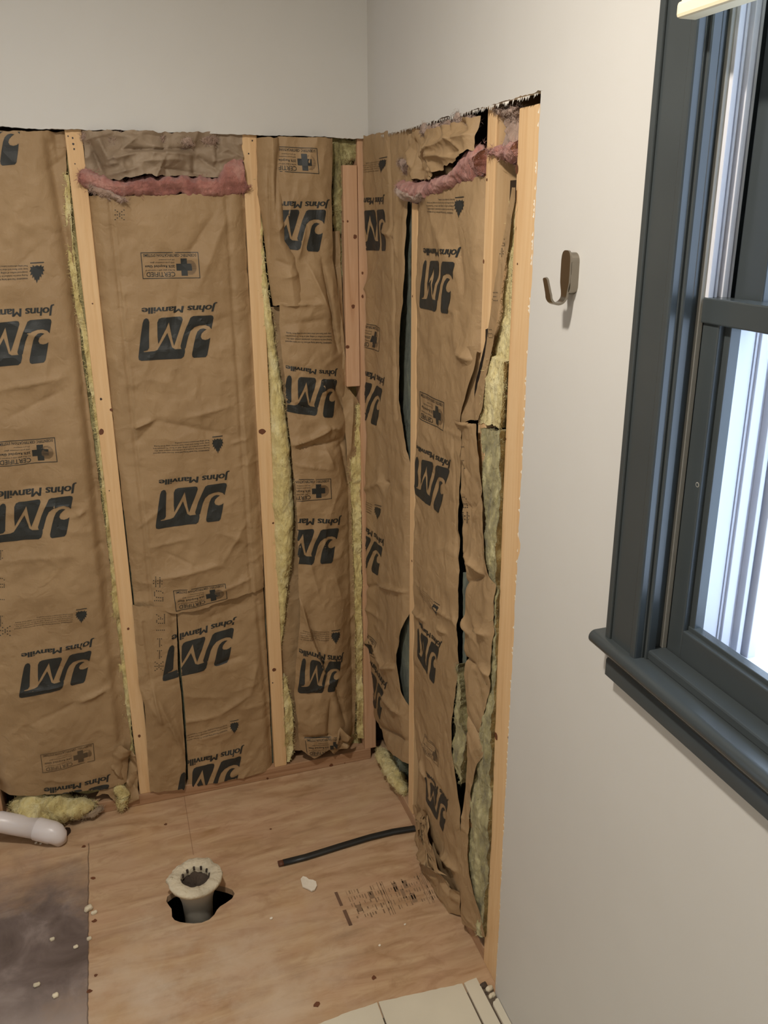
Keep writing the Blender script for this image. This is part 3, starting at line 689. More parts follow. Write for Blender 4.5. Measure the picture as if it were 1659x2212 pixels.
Y = Sheet('B', [(138, 380), (144, 520), (158, 640), (176, 720), (188, 800), (208, 930), (226, 1100), (246, 1330), (258, 1450), (270, 1580), (275, 1640)],
          [(148, 380), (158, 520), (170, 640), (188, 720), (200, 800), (218, 930), (238, 1100), (262, 1330), (276, 1450), (284, 1580), (292, 1640)],
          [(100, 375), (300, 375)], [(100, 1640), (300, 1640)], wool(-.016, .012, 25), (12, 360), jag=.006)
Y.obj('glass_wool', bA, 'yellow', skirt=.05, label='pale yellow strip of wool beside the stud')
# loose tufts lying on the plate
bT = empty('insulation_tuft', (-1.05, -.01, PL), label='yellow insulation fluff lying on the bottom plate behind the white pipe', cat='insulation fluff')
def P3(px, py, h): u, z = bw(px, py, h); return (u, -h, z)
blob('glass_wool', fuzz=1, path=[P3(24, 1748, -.02), P3(70, 1742, .0), P3(130, 1746, .01), P3(180, 1740, .01), P3(205, 1738, .0)], rad=[.034, .044, .042, .03, .015], mat='yellow', parent=bT, seed=3, nseg=50, ring=30, amp=.3)
blob('glass_wool', fuzz=1, path=[P3(110, 1765, .01), P3(160, 1764, .02), P3(200, 1757, .02), P3(222, 1745, .01)], rad=[.008, .012, .012, .008], mat='kraft_old', parent=bT, seed=9, nseg=30, ring=16, amp=.5, label='dark crumbly lower edge of the tuft')
bT2 = empty('insulation_tuft', (-.80, -.01, PL), label='small torn tuft of paper and wool left of the foot of the nail-holed stud', cat='insulation fluff')
blob('glass_wool', fuzz=1, path=[P3(252, 1695, .0), P3(265, 1720, .015), P3(262, 1748, .02)], rad=[.013, .017, .010], mat='yellow', parent=bT2, seed=5, nseg=26, ring=18, amp=.4)
tA = Sheet('B', [(248, 1600), (240, 1640), (225, 1690), (200, 1725)], [(292, 1600), (294, 1640), (298, 1690), (300, 1730)], [(200, 1612), (262, 1606), (300, 1630)], [(190, 1716), (230, 1712), (262, 1738), (300, 1722)],
           paper(.004, .016, -.80, -.735, 44, .012, .03, [cr(bw, (285, 1612), (262, 1725), .008, -.02), cr(bw, (240, 1650), (285, 1700), .006, .014)], 10, z0=.0, z1=.2), (30, 50), jag=.006, seed=8)
tA.obj('paper_scrap', bT2, 'kraft')

# ---------- bay B (between the two studs) ----------
bB = empty('insulation_batt', (-.518, .02, PL), label='kraft faced insulation batt between the two full height studs of the back wall', cat='insulation batt')
xb0, xb1 = -.700, -.336
cb = [cr(bw, (285, 925), (330, 905), .006, .010), cr(bw, (330, 905), (500, 940), .012, -.006), cr(bw, (290, 960), (340, 905), .008, -.006), cr(bw, (400, 900), (500, 875), .01, .006),
      cr(bw, (320, 1180), (410, 1160), .010, .005), cr(bw, (330, 1250), (480, 1215), .012, .008), cr(bw, (480, 1215), (535, 1120), .012, .006), cr(bw, (470, 1275), (545, 1245), .01, .007),
      cr(bw, (470, 450), (400, 560), .012, -.006), cr(bw, (500, 440), (420, 640), .02, .006), cr(bw, (390, 600), (365, 760), .014, -.005),
      cr(bw, (236, 420), (330, 1320), .004, -.006, 'r'), cr(bw, (240, 420), (334, 1320), .004, .003, 'r'), cr(bw, (488, 430), (545, 1290), .005, -.005, 'r'), cr(bw, (524, 900), (548, 1280), .005, .004, 'r')]
hB = paper(-.010, .020, xb0, xb1, 31, .0058, .014, cb, 26, z0=.6, z1=1.7)
B1 = Sheet('B', [(192, 420), (208, 600), (232, 800), (262, 1060), (292, 1320)], [(528, 420), (536, 600), (552, 800), (560, 1000), (572, 1290)],
           [(150, 425), (600, 415)], [(255, 1318), (285, 1316), (300, 1318), (318, 1319), (350, 1316), (380, 1320), (400, 1318), (430, 1312), (470, 1300), (520, 1284), (580, 1268)],
           hB, (90, 320), jag=.0035, seed=6)
B1.dots('*', 258, 464, 24, 24)
B1.cert([(303, 545), (427, 544), (431, 600), (308, 602)])
B1.name([(306, 660), (468, 652), (463, 672), (306, 677)]); B1.logo([(304, 684), (461, 680), (454, 775), (298, 778)])
B1.warn([(329, 955), (450, 946), (451, 972), (330, 980)]); B1.flame([(456, 941), (481, 939), (482, 977), (457, 978)])
B1.name([(343, 1030), (494, 1014), (491, 1034), (343, 1045)]); B1.logo([(342, 1054), (489, 1040), (482, 1126), (335, 1140)])
B1.dots('#', 340, 1253, 22, 24); B1.dots('5', 342, 1283, 22, 24)
B1.cert([(373, 1272), (485, 1256), (490, 1290), (379, 1316)])
B1.obj('kraft_facing', bB)
cl = [cr(bw, (310, 1340), (330, 1500), .004, -.005, 'r'), cr(bw, (325, 1470), (350, 1560), .006, .010), cr(bw, (340, 1500), (395, 1620), .008, .010), cr(bw, (300, 1480), (350, 1560), .02, .008)]
B2 = Sheet('B', [(285, 1300), (294, 1400), (300, 1478), (312, 1520), (316, 1580), (319, 1640), (324, 1715)], [(380, 1300), (383, 1400), (384, 1440), (391, 1500), (397, 1580), (401, 1650), (400, 1715)],
           [(250, 1305), (400, 1305)], [(290, 1712), (350, 1706), (410, 1698)], paper(.003, .008, -.70, -.60, 36, .004, .010, cl, 12, z0=.0, z1=.6, edge=.02), (36, 140), jag=.002, seed=4)
B2.dots('R', 346, 1332, 21, 22); B2.dots('-', 346, 1357, 20, 22); B2.dots('1', 344, 1384, 21, 20); B2.dots('1', 344, 1410, 21, 20); B2.dots('*', 343, 1436, 21, 22)
q4 = [(360, 1392), (506, 1357), (501, 1433), (350, 1470)]
B2.name([(371, 1366), (511, 1333), (508, 1350), (371, 1385)]); B2.logo(q4); B2.logo([(386, 1665), (521, 1631), (514, 1706), (376, 1742)])
B2.obj('kraft_facing', bB)
c2 = [cr(bw, (395, 1560), (470, 1545), .01, .006), cr(bw, (470, 1545), (540, 1500), .012, .007), cr(bw, (540, 1500), (556, 1430), .01, .008), cr(bw, (420, 1600), (520, 1570), .012, .005), cr(bw, (430, 1345), (540, 1300), .02, -.006),
      cr(bw, (556, 1300), (590, 1660), .006, -.005, 'r')]
B3 = Sheet('B', [(381, 1300), (390, 1440), (399, 1530), (403, 1600), (406, 1650), (407, 1715)], [(570, 1270), (583, 1500), (592, 1690)], [(370, 1296), (600, 1262)], [(380, 1706), (470, 1689), (600, 1660)],
           paper(-.016, .018, -.61, -.336, 37, .006, .012, c2, 16, z0=.0, z1=.6), (64, 140), jag=.0015, seed=14)
B3.cert([(373, 1272), (485, 1256), (490, 1290), (379, 1316)])
B3.name([(371, 1366), (511, 1333), (508, 1350), (371, 1385)]); B3.logo(q4)
B3.warn([(403, 1588), (490, 1563), (491, 1578), (404, 1604)], 3, 'ink_soft'); B3.flame([(496, 1557), (516, 1553), (515, 1582), (496, 1584)])
B3.name([(399, 1640), (527, 1608), (523, 1626), (400, 1658)]); B3.logo([(386, 1665), (521, 1631), (514, 1706), (376, 1742)])
B3.obj('kraft_facing', bB)
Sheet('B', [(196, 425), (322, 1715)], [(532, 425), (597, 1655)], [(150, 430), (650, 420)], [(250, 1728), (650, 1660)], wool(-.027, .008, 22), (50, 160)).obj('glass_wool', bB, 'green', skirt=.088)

# ---------- pink batts pushed in above ----------
def band(wall, name, top, bot, parent, mat, thick, seed, n=(150, 26), jag=.010, base=.002, amp=.010, **k):
    """flattened fluffy band of wool between a traced top and bottom outline"""
    x0, x1 = min(p[0] for p in top), max(p[0] for p in top); y0, y1 = min(p[1] for p in top+bot)-30, max(p[1] for p in top+bot)+30
    B = Sheet(wall, [(x0, y0), (x0, y1)], [(x1, y0), (x1, y1)], top, bot, None, n, jag=jag, seed=seed)
    def h(u, z):
        t, b = B.T(u), B.Bo(u); q = np.clip((z-b)/(t-b+1e-6), 0, 1)
        return base+thick*np.sqrt(np.clip(4*q*(1-q), 0, 1))**1.2+amp*fbm(u*.6, z*1.6, 26, seed, 5, .6)*np.clip(8*q*(1-q), 0, 1)
    B.h = h; B.wisp = 1500; return B.obj(name, parent, mat, skirt=.02, **k)
def pink_B():
    e = empty('insulation_batt', (-.52, .0, 1.76), label='crumpled pink insulation batt squeezed under the cut wallboard between the two back studs', cat='insulation batt')
    cc = [cr(bw, (190, 300), (225, 380), .01, -.02), cr(bw, (240, 345), (300, 330), .008, .014), cr(bw, (300, 330), (425, 335), .008, .012), cr(bw, (260, 325), (420, 322), .006, -.02), cr(bw, (425, 335), (470, 370), .008, -.014),
          cr(bw, (290, 350), (400, 345), .014, .012), cr(bw, (230, 380), (300, 362), .008, .012), cr(bw, (212, 300), (235, 350), .008, .016), cr(bw, (330, 362), (450, 378), .006, -.008)]
    Sheet('B', [(180, 290), (184, 385)], [(523, 290), (527, 400)], [(150, 284), (600, 289)], [(150, 368), (190, 374), (232, 390), (262, 388), (300, 378), (400, 380), (470, 384), (540, 362)],
          paper(-.004, .014, -.70, -.335, 51, .016, .036, cc, 70, z0=1.72, z1=1.86, edge=.02), (110, 44), jag=.006, seed=9).obj('kraft_facing', e, 'kraft_old')
    band('B', 'glass_wool', [(170, 372), (182, 366), (205, 372), (235, 386), (270, 386), (330, 380), (400, 380), (468, 384), (478, 362), (484, 345), (505, 340), (524, 343), (530, 395), (535, 404)],
         [(170, 390), (182, 402), (200, 412), (225, 420), (262, 428), (300, 424), (380, 420), (440, 424), (490, 427), (528, 420), (535, 410)], e, 'pink', .024, 2)
    band('B', 'glass_wool', [(198, 398), (215, 398), (240, 410), (262, 422), (268, 428)], [(198, 408), (215, 424), (235, 434), (255, 436), (268, 432)], e, 'pink_pale', .026, 7, (50, 20), label='pale pink hanging tuft')
    for i, (x, y, r_) in enumerate(((250, 302, .02), (290, 306, .02), (340, 300, .016), (400, 304, .018), (450, 300, .014), (195, 296, .014))):
        blob('glass_wool', fuzz=1, path=[P3(x-18, y, .0), P3(x+18, y+3, .004)], rad=[r_*.7, r_*.8], mat='pink_pale', parent=e, seed=20+i, nseg=16, ring=14, amp=.4)
pink_B()
def P3r(px, py, h): u, z = rw(px, py, h); return (-h, u, z)
def pink_E():
    e = empty('insulation_batt', (.0, -.52, 1.76), label='crumpled pink insulation batt under the sloping cut of the window side wall', cat='insulation batt')
    cc = [cr(rw, (905, 300), (912, 370), .012, -.02), cr(rw, (915, 340), (1000, 300), .01, .014), cr(rw, (920, 350), (960, 320), .008, -.012), cr(rw, (1000, 300), (1045, 290), .01, .012), cr(rw, (940, 330), (1025, 345), .014, .01),
          cr(rw, (1010, 260), (1040, 285), .01, -.014), cr(rw, (890, 320), (905, 385), .012, .014)]
    Sheet('R', [(889, 285), (886, 390)], [(1048, 250), (1046, 350)], [(880, 292), (915, 282), (950, 283), (1000, 270), (1050, 248)], [(884, 392), (920, 388), (950, 383), (985, 362), (1010, 345), (1048, 322)],
          paper(.000, .014, -.343, -.71, 61, .012, .03, cc, 26, z0=1.72, z1=1.86, edge=.02), (110, 50), jag=.006, seed=19).obj('kraft_facing', e, 'kraft')
    band('R', 'glass_wool', [(876, 394), (890, 392), (915, 394), (950, 388), (985, 368), (1008, 345), (1025, 322), (1040, 314), (1050, 318)],
         [(876, 408), (886, 424), (900, 434), (925, 432), (950, 424), (985, 410), (1015, 394), (1050, 378)], e, 'pink', .026, 12)
    band('R', 'glass_wool', [(880, 404), (892, 402), (912, 412), (934, 420)], [(880, 416), (890, 432), (908, 440), (934, 430)], e, 'pink_pale', .030, 17, (40, 20), label='pale pink hanging tuft')
    band('R', 'glass_wool', [(872, 346), (878, 338), (886, 344)], [(872, 356), (878, 374), (886, 370)], e, 'pink_pale', .012, 15, (16, 20))
    for i, (x, y, r_) in enumerate(((925, 280, .018), (948, 278, .016), (970, 270, .018), (995, 263, .022), (1015, 262, .012))):
        blob('glass_wool', fuzz=1, path=[P3r(x-8, y+3, .0), P3r(x+8, y, .006)], rad=[r_*.7, r_*.8], mat='pink_pale', parent=e, seed=30+i, nseg=16, ring=14, amp=.4)
pink_E()
def pink_F():
    e = empty('insulation_batt', (.0, -.79, 1.78), label='small crumpled pink insulation batt in the narrow bay beside the wide post', cat='insulation batt')
    cc = [cr(rw, (1085, 250), (1100, 290), .01, .014), cr(rw, (1098, 240), (1092, 300), .008, -.012)]
    Sheet('R', [(1074, 235), (1076, 320)], [(1122, 228), (1118, 320)], [(1070, 236), (1125, 226)], [(1066, 326), (1090, 312), (1125, 305)],
          paper(-.014, .012, -.752, -.838, 71, .012, .02, cc, 12, z0=1.74, z1=1.86, edge=.02), (34, 44), jag=.005, seed=29).obj('kraft_facing', e, 'pink_pale')
    band('R', 'glass_wool', [(1062, 330), (1075, 320), (1095, 310), (1117, 304)], [(1062, 334), (1075, 344), (1095, 348), (1117, 344)], e, 'pink', .020, 22, (50, 22), base=-.012)
    band('R', 'glass_wool', [(1072, 236), (1085, 230), (1100, 230), (1117, 226)], [(1072, 242), (1085, 250), (1100, 252), (1117, 246)], e, 'pink_pale', .016, 25, (40, 16), base=-.012)
    Geo().box((.03, -.836, 1.66), (.085, -.752, 1.735), 'asphalt_shade').obj('asphalt_and_shade', e, label='black block put in as the shade under the pink wool')  # shade below the pink band, put in as a black solid
pink_F()

# ---------- bay C (beside the corner) ----------
bC = empty('insulation_batt', (-.17, .02, PL), label='bulging twisted kraft faced batt in the corner bay of the back wall', cat='insulation batt')
cc = [cr(bw, (596, 655), (690, 655), .005, .009), cr(bw, (612, 700), (700, 690), .012, -.006), cr(bw, (655, 480), (640, 560), .01, .008), cr(bw, (690, 560), (730, 760), .006, -.016), cr(bw, (660, 570), (720, 700), .012, .012),
      cr(bw, (625, 957), (668, 945), .006, .014), cr(bw, (668, 945), (712, 920), .007, .016), cr(bw, (712, 920), (740, 925), .006, .010), cr(bw, (640, 965), (738, 950), .008, -.012), cr(bw, (715, 820), (752, 900), .008, -.014),
      cr(bw, (735, 950), (760, 1060), .008, -.012), cr(bw, (700, 965), (720, 1010), .01, .008), cr(bw, (690, 820), (700, 850), .012, .014),
      cr(bw, (645, 1290), (668, 1370), .008, .012), cr(bw, (668, 1370), (700, 1450), .006, .016), cr(bw, (655, 1310), (705, 1460), .006, -.014), cr(bw, (720, 1475), (745, 1560), .006, -.014), cr(bw, (710, 1500), (705, 1590), .008, -.012),
      cr(bw, (650, 1585), (715, 1580), .006, -.012), cr(bw, (640, 1500), (640, 1580), .014, .008), cr(bw, (660, 1190), (690, 1300), .02, .008)]
C = Sheet('B', [(596, 300), (602, 700), (606, 760), (618, 870), (624, 950), (634, 1050), (638, 1120), (642, 1250), (645, 1340), (638, 1400), (634, 1500), (645, 1600), (650, 1640)],
          [(716, 300), (712, 420), (716, 560), (733, 650), (742, 760), (757, 850), (750, 940), (757, 1010), (763, 1100), (768, 1250), (772, 1400), (772, 1500), (768, 1640)],
          [(560, 296), (800, 300)], [(600, 1625), (645, 1612), (675, 1630), (705, 1610), (730, 1600), (790, 1590)],
          paper(-.02, .046, -.29, -.075, 41, .007, .016, cc, 40, z0=.0, z1=1.8, edge=.07), (80, 400), jag=.003, seed=16)
C.cert([(570, 316), (678, 322), (683, 377), (572, 370)])
C.name([(572, 430), (707, 431), (702, 450), (572, 449)]); C.logo([(565, 451), (699, 453), (690, 549), (560, 532)])
C.warn([(612, 714), (712, 716), (713, 742), (612, 738)], 4)
C.name([(614, 783), (728, 795), (725, 811), (614, 796)]); C.logo([(613, 804), (726, 818), (722, 905), (609, 886)])
C.cert([(602, 1030), (711, 1029), (713, 1073), (604, 1078)])
C.name([(598, 1108), (737, 1112), (734, 1131), (597, 1126)]); C.logo([(600, 1134), (731, 1138), (720, 1215), (590, 1212)])
C.warn([(615, 1352), (705, 1353), (705, 1375), (615, 1374)], 5, 'ink_soft'); C.flame([(709, 1352), (731, 1351), (730, 1381), (709, 1382)])
C.name([(642, 1388), (740, 1404), (737, 1424), (642, 1404)]); C.logo([(646, 1408), (733, 1420), (724, 1488), (640, 1490)])
C.cert([(655, 1586), (740, 1580), (742, 1618), (660, 1624)])
C.obj('kraft_facing', bC)
# padded roll of facing crossing the top left of the bay
Cr = Sheet('B', [(553, 300), (556, 420), (570, 500), (576, 570), (590, 660), (600, 700)], [(603, 300), (611, 430), (618, 520), (640, 552), (651, 600), (660, 668), (658, 700)],
           [(540, 298), (700, 302)], [(560, 662), (600, 660), (650, 657), (690, 660)],
           paper(.000, .026, 0, 1, 43, .005, .014, [cr(bw, (590, 505), (612, 480), .008, .006), cr(bw, (605, 600), (640, 590), .008, .006), cr(bw, (590, 560), (625, 575), .01, -.005), cr(bw, (597, 320), (590, 480), .008, -.010),
                                                      cr(bw, (576, 330), (582, 560), .006, -.007)], 0), (46, 150), jag=.003, seed=26)
_h0 = paper(.000, .0, 0, 1, 43, .005, .0, [cr(bw, (590, 505), (612, 480), .008, .006), cr(bw, (605, 600), (640, 590), .008, .006), cr(bw, (590, 560), (625, 575), .01, -.005), cr(bw, (597, 320), (590, 480), .008, -.010), cr(bw, (576, 330), (582, 560), .006, -.007)], 0)
def _hr(u, z):
    a, b_ = Cr.L(z), Cr.R(z); s = np.clip((u-a)/(b_-a), 0, 1); return _h0(u, z)-.004+.040*np.sqrt(np.clip(1-(2*s-1)**2, 0, 1))*np.clip(.4+s, 0, 1)
Cr.h = _hr; Cr.obj('facing_roll', bC, 'kraft')
# darker side flap towards the corner
Cs = Sheet('B', [(700, 560), (718, 640), (728, 760), (740, 850), (748, 930), (752, 1000), (757, 1040)], [(738, 560), (742, 640), (745, 760), (752, 836), (778, 870), (782, 930), (776, 1000), (760, 1045)],
           [(690, 500), (790, 500)], [(740, 1042), (790, 1042)],
           paper(-.018, .006, -.12, -.04, 47, .006, .012, [cr(bw, (728, 600), (745, 760), .006, .010), cr(bw, (765, 860), (758, 980), .008, .010)], 8, z0=1.0, z1=1.6), (26, 160), jag=.002, seed=36)
Cs.obj('facing_flap', bC, 'kraft')
Sheet('B', [(596, 300), (650, 1640)], [(775, 300), (787, 1615)], [(560, 300), (800, 300)], [(600, 1640), (800, 1620)], wool(-.045, .012, 23), (34, 160)).obj('glass_wool', bC, 'olive', skirt=.088)
Sheet('B', [(585, 660), (588, 900), (600, 1300), (616, 1630)], [(640, 660), (650, 900), (665, 1300), (665, 1630)], [(560, 664), (700, 664)], [(600, 1630), (690, 1626)],
      paper(-.022, .004, -.29, -.2, 48, .006, .008, (), 10, z0=.05, z1=1.4), (20, 220), jag=.002, seed=37).obj('facing_flange', bC, 'kraft')
Yc = Sheet('B', [(548, 340), (552, 440), (558, 540), (566, 640), (576, 740), (582, 800), (584, 870), (586, 960), (589, 1100), (597, 1240), (604, 1330), (606, 1400)],
           [(562, 340), (566, 440), (572, 540), (582, 640), (596, 740), (606, 800), (616, 870), (626, 960), (637, 1100), (634, 1200), (622, 1270), (618, 1340), (608, 1400)],
           [(500, 338), (700, 338)], [(500, 1405), (700, 1405)], wool(.002, .014, 27), (30, 420), jag=.006, seed=12)
def _hy(u, z):
    a, b_ = Yc.L(z), Yc.R(z); s = np.clip((u-a)/(b_-a), 0, 1); ww = np.abs(b_-a)
    return -.012+np.clip(ww*.55, 0, .03)*np.sqrt(np.clip(1-(2*s-1)**2, 0, 1))*1.2+.012*fbm(u, z*.6, 24, 3, 5, .62)
Yc.h = _hy; Yc.obj('glass_wool', bC, 'yellow', skirt=.03, label='bright yellow wool spilling out beside the stud')
Yd = Sheet('B', [(612, 1460), (614, 1540), (616, 1600), (620, 1650)], [(616, 1460), (632, 1530), (633, 1570), (634, 1620), (622, 1652)], [(600, 1462), (640, 1462)], [(600, 1648), (645, 1640)], wool(.0, .012, 28), (16, 90), jag=.006, seed=13)
Yd.obj('glass_wool', bC, 'yellow', skirt=.06)
Ye = Sheet('B', [(772, 870), (768, 960), (758, 1010), (762, 1100), (768, 1250), (771, 1400), (774, 1600)], [(779, 870), (781, 960), (782, 1250), (785, 1400), (788, 1600)], [(740, 875), (800, 875)], [(740, 1600), (800, 1600)],
           wool(-.012, .012, 29), (14, 330), jag=.005, seed=15)
Ye.obj('glass_wool', bC, 'yellow', skirt=.06)
Yf = Sheet('B', [(716, 300), (722, 420), (728, 560), (738, 640)], [(741, 300), (741, 420), (742, 560), (744, 640)], [(700, 300), (800, 300)], [(700, 640), (800, 640)], wool(-.018, .016, 30), (14, 150), jag=.008, seed=15)
Yf.obj('glass_wool', bC, 'olive', skirt=.06)
band('B', 'glass_wool', [(728, 298), (745, 298), (775, 298)], [(728, 340), (745, 358), (775, 346)], bC, 'olive', .012, 41, (30, 40), base=-.02)
bS = empty('paper_scrap', (-.13, -.01, .05), label='crumpled scrap of kraft paper at the foot of the corner bay', cat='paper scrap')
Sc = Sheet('B', [(705, 1572), (707, 1600), (712, 1625)], [(756, 1572), (760, 1590), (752, 1625)], [(700, 1580), (728, 1560), (760, 1582)], [(700, 1602), (718, 1622), (745, 1600), (765, 1594)],
           paper(.012, .02, -.13, -.085, 49, .014, .02, [cr(bw, (728, 1562), (722, 1600), .006, .02), cr(bw, (722, 1600), (755, 1588), .006, -.02)], 6, z0=.0, z1=.12), (30, 30), jag=.004, seed=5)
Sc.obj('crumpled_sheet', bS, 'kraft')

# ---------- bay D (window side wall, by the corner) ----------
bD = empty('insulation_batt', (.02, -.15, PL), label='kraft faced batt on the window side wall right beside the inside corner', cat='insulation batt')
cdr = [cr(rw, (835, 500), (862, 508), .008, .010), cr(rw, (865, 480), (870, 560), .006, .006), cr(rw, (800, 640), (830, 560), .01, .007), cr(rw, (815, 720), (830, 640), .014, -.006), cr(rw, (838, 1040), (850, 1045), .008, -.012), cr(rw, (800, 1060), (845, 1035), .01, .008),
       cr(rw, (790, 1270), (830, 1262), .005, -.008), cr(rw, (825, 1262), (882, 1278), .004, .012), cr(rw, (800, 1300), (835, 1340), .01, .006), cr(rw, (790, 1375), (825, 1390), .006, .012), cr(rw, (820, 1390), (845, 1440), .008, .014),
       cr(rw, (835, 1440), (865, 1440), .008, .012), cr(rw, (838, 1500), (875, 1540), .01, .014), cr(rw, (830, 1570), (880, 1600), .01, -.016), cr(rw, (850, 300), (868, 900), .006, -.006, 'r')]
D = Sheet('R', [(795, 296), (785, 800), (787, 1250), (800, 1500), (812, 1636)], [(888, 300), (884, 440), (881, 600), (878, 700), (874, 760), (872, 850), (878, 930), (884, 1000), (885, 1100), (886, 1300), (882, 1330), (868, 1400), (866, 1430), (878, 1500), (884, 1540), (884, 1700)],
          [(780, 300), (900, 272)], [(812, 1545), (830, 1575), (845, 1612), (860, 1628), (890, 1660)],
          paper(-.012, .024, .07, -.305, 81, .0045, .010, cdr, 28, z0=.05, z1=1.8), (70, 380), jag=.003, seed=23)
_d0 = D.h; D.h = lambda u, z: _d0(u, z)+.012*np.exp(-((np.asarray(u)+.004)/.03)**2)*np.clip((np.asarray(z)-.25)*6, 0, 1)
def ext(tr, br, w=.19):
    a, b_ = rw(*tr, .012), rw(*br, .012); return [(a[0]+w, a[1]), a, b_, (b_[0]+w, b_[1])]
D.ph = .012
D.warn(ext((821, 347), (821, 371), .14), px=False, mat='ink_soft'); D.flame([(822, 342), (839, 338), (833, 374), (819, 374)])
D.name(ext((833, 420), (830, 441)), px=False); D.logo(ext((832, 452), (837, 547)), px=False)
D.cert(ext((822, 708), (819, 760), .15), px=False)
D.name(ext((833, 815), (831, 834)), px=False); D.logo(ext((828, 840), (817, 926)), px=False)
D.warn(ext((809, 1088), (808, 1112), .14), px=False, mat='ink_soft'); D.flame([(812, 1089), (826, 1093), (822, 1127), (810, 1118)])
D.name(ext((831, 1165), (829, 1181)), px=False); D.logo(ext((827, 1183), (820, 1250)), px=False)
D.cert(ext((818, 1388), (816, 1428), .15), px=False)
D.name(ext((840, 1474), (836, 1490)), px=False); D.logo(ext((834, 1494), (826, 1562)), px=False)
D.obj('kraft_facing', bD)
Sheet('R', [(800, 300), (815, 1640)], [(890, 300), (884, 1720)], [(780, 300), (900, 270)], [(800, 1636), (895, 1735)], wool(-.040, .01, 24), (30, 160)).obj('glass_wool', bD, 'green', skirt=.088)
blob('glass_wool', fuzz=1, path=[P3r(820, 1620, .0), P3r(836, 1645, .0), P3r(856, 1680, .0), P3r(874, 1715, -.006)], rad=[.018, .024, .022, .018], mat='yellow', parent=bD, seed=51, nseg=40, ring=18, amp=.3, label='yellow wool crushed onto the plate')
blob('glass_wool', fuzz=1, path=[P3r(862, 1620, -.01), P3r(874, 1645, -.01), P3r(880, 1665, -.01)], rad=[.02, .026, .02], mat='green', parent=bD, seed=52, nseg=20, ring=16, amp=.3)

Dg = Sheet('R', [(866, 420), (858, 640), (854, 850), (868, 1030)], [(889, 420), (889, 640), (889, 1030)], [(850, 420), (900, 420)], [(850, 1030), (900, 1030)], wool(-.010, .004, 41), (14, 220), ph=-.010)
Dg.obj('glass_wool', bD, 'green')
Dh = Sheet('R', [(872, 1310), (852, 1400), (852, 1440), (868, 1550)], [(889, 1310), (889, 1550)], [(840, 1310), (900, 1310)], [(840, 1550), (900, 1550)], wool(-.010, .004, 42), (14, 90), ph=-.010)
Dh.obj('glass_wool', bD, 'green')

# ---------- bay E (window side wall, middle) ----------
bE = empty('insulation_batt', (.02, -.53, PL), label='wide kraft faced batt on the window side wall between its two thin studs', cat='insulation batt')
ce = [cr(rw, (1000, 760), (1040, 780), .012, .012), cr(rw, (935, 430), (1000, 600), .03, .006), cr(rw, (1000, 500), (1010, 640), .012, -.006), cr(rw, (900, 1318), (935, 1340), .004, .010), cr(rw, (955, 1350), (975, 1366), .004, .008), cr(rw, (940, 1300), (1000, 1345), .01, .007),
      cr(rw, (905, 1560), (960, 1700), .02, .006), cr(rw, (912, 1640), (925, 1680), .006, .012), cr(rw, (985, 950), (1000, 1230), .005, -.004, 'r'), cr(rw, (960, 1840), (995, 1880), .008, .014), cr(rw, (920, 1790), (960, 1860), .01, -.014)]
E_ = Sheet('R', [(912, 425), (905, 560), (897, 700), (890, 900), (888, 1060), (895, 1150), (893, 1300), (893, 1420), (898, 1560), (903, 1660), (905, 1770), (930, 1860)],
           [(1049, 340), (1045, 600), (1040, 740), (1036, 900), (1003, 915), (1003, 1000), (1002, 1238), (1001, 1300), (1002, 1440), (990, 1520), (984, 1560), (985, 1620), (996, 1690), (1000, 1750), (1003, 1960)],
           [(880, 432), (920, 428), (1060, 372)], [(900, 1752), (915, 1800), (930, 1860), (955, 1905), (1003, 1960)],
           paper(-.012, .022, -.345, -.715, 91, .0045, .012, ce, 34, z0=.05, z1=1.7), (90, 400), jag=.002, seed=33)
E_.ph = .012
E_.warn([(930, 429), (985, 428), (982, 464), (927, 461)]); E_.flame([(985, 426), (1003, 424), (999, 473), (983, 470)])
E_.name([(919, 531), (993, 533), (990, 556), (918, 551)]); E_.logo([(917, 558), (987, 566), (972, 685), (905, 665)])
E_.cert([(903, 845), (958, 869), (956, 931), (902, 904)])
E_.name([(899, 958), (971, 994), (965, 1014), (898, 970)]); E_.logo([(896, 982), (965, 1014), (950, 1117), (895, 1067)])
E_.warn([(897, 1258), (943, 1298), (937, 1318), (905, 1285)], mat='ink_soft'); E_.flame([(943, 1297), (956, 1306), (951, 1335), (941, 1325)])
E_.name([(908, 1338), (957, 1386), (952, 1400), (909, 1351)]); E_.logo([(904, 1352), (951, 1398), (940, 1486), (903, 1420)])
E_.cert([(915, 1585), (944, 1625), (943, 1657), (914, 1617)], 'ink_soft')
E_.name([(918, 1662), (968, 1728), (964, 1739), (917, 1672)], ); E_.logo([(914, 1674), (967, 1734), (958, 1806), (915, 1728)])
E_.obj('kraft_facing', bE)
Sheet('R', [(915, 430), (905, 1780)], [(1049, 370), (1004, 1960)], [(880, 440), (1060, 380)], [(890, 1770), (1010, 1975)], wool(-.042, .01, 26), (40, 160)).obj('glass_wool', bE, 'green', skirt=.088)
Sheet('R', [(1006, 740), (1000, 912)], [(1046, 738), (1036, 800), (1018, 860), (1006, 892), (1004, 912)], [(990, 752), (1050, 745)], [(990, 912), (1050, 905)],
      paper(.006, .006, -.6, -.74, 93, .003, .006, (), 4, z0=1.1, z1=1.4), (20, 60), jag=.001, seed=3).obj('facing_flange', bE, 'kraft')
Eg = Sheet('R', [(1003, 1430), (994, 1480), (987, 1540), (984, 1570), (985, 1630), (998, 1690)], [(1006, 1430), (1006, 1480), (1003, 1530), (1010, 1590), (1010, 1630), (1001, 1695)], [(980, 1432), (1015, 1432)], [(980, 1690), (1015, 1690)],
           wool(.008, .012, 35), (14, 110), jag=.005, seed=18)
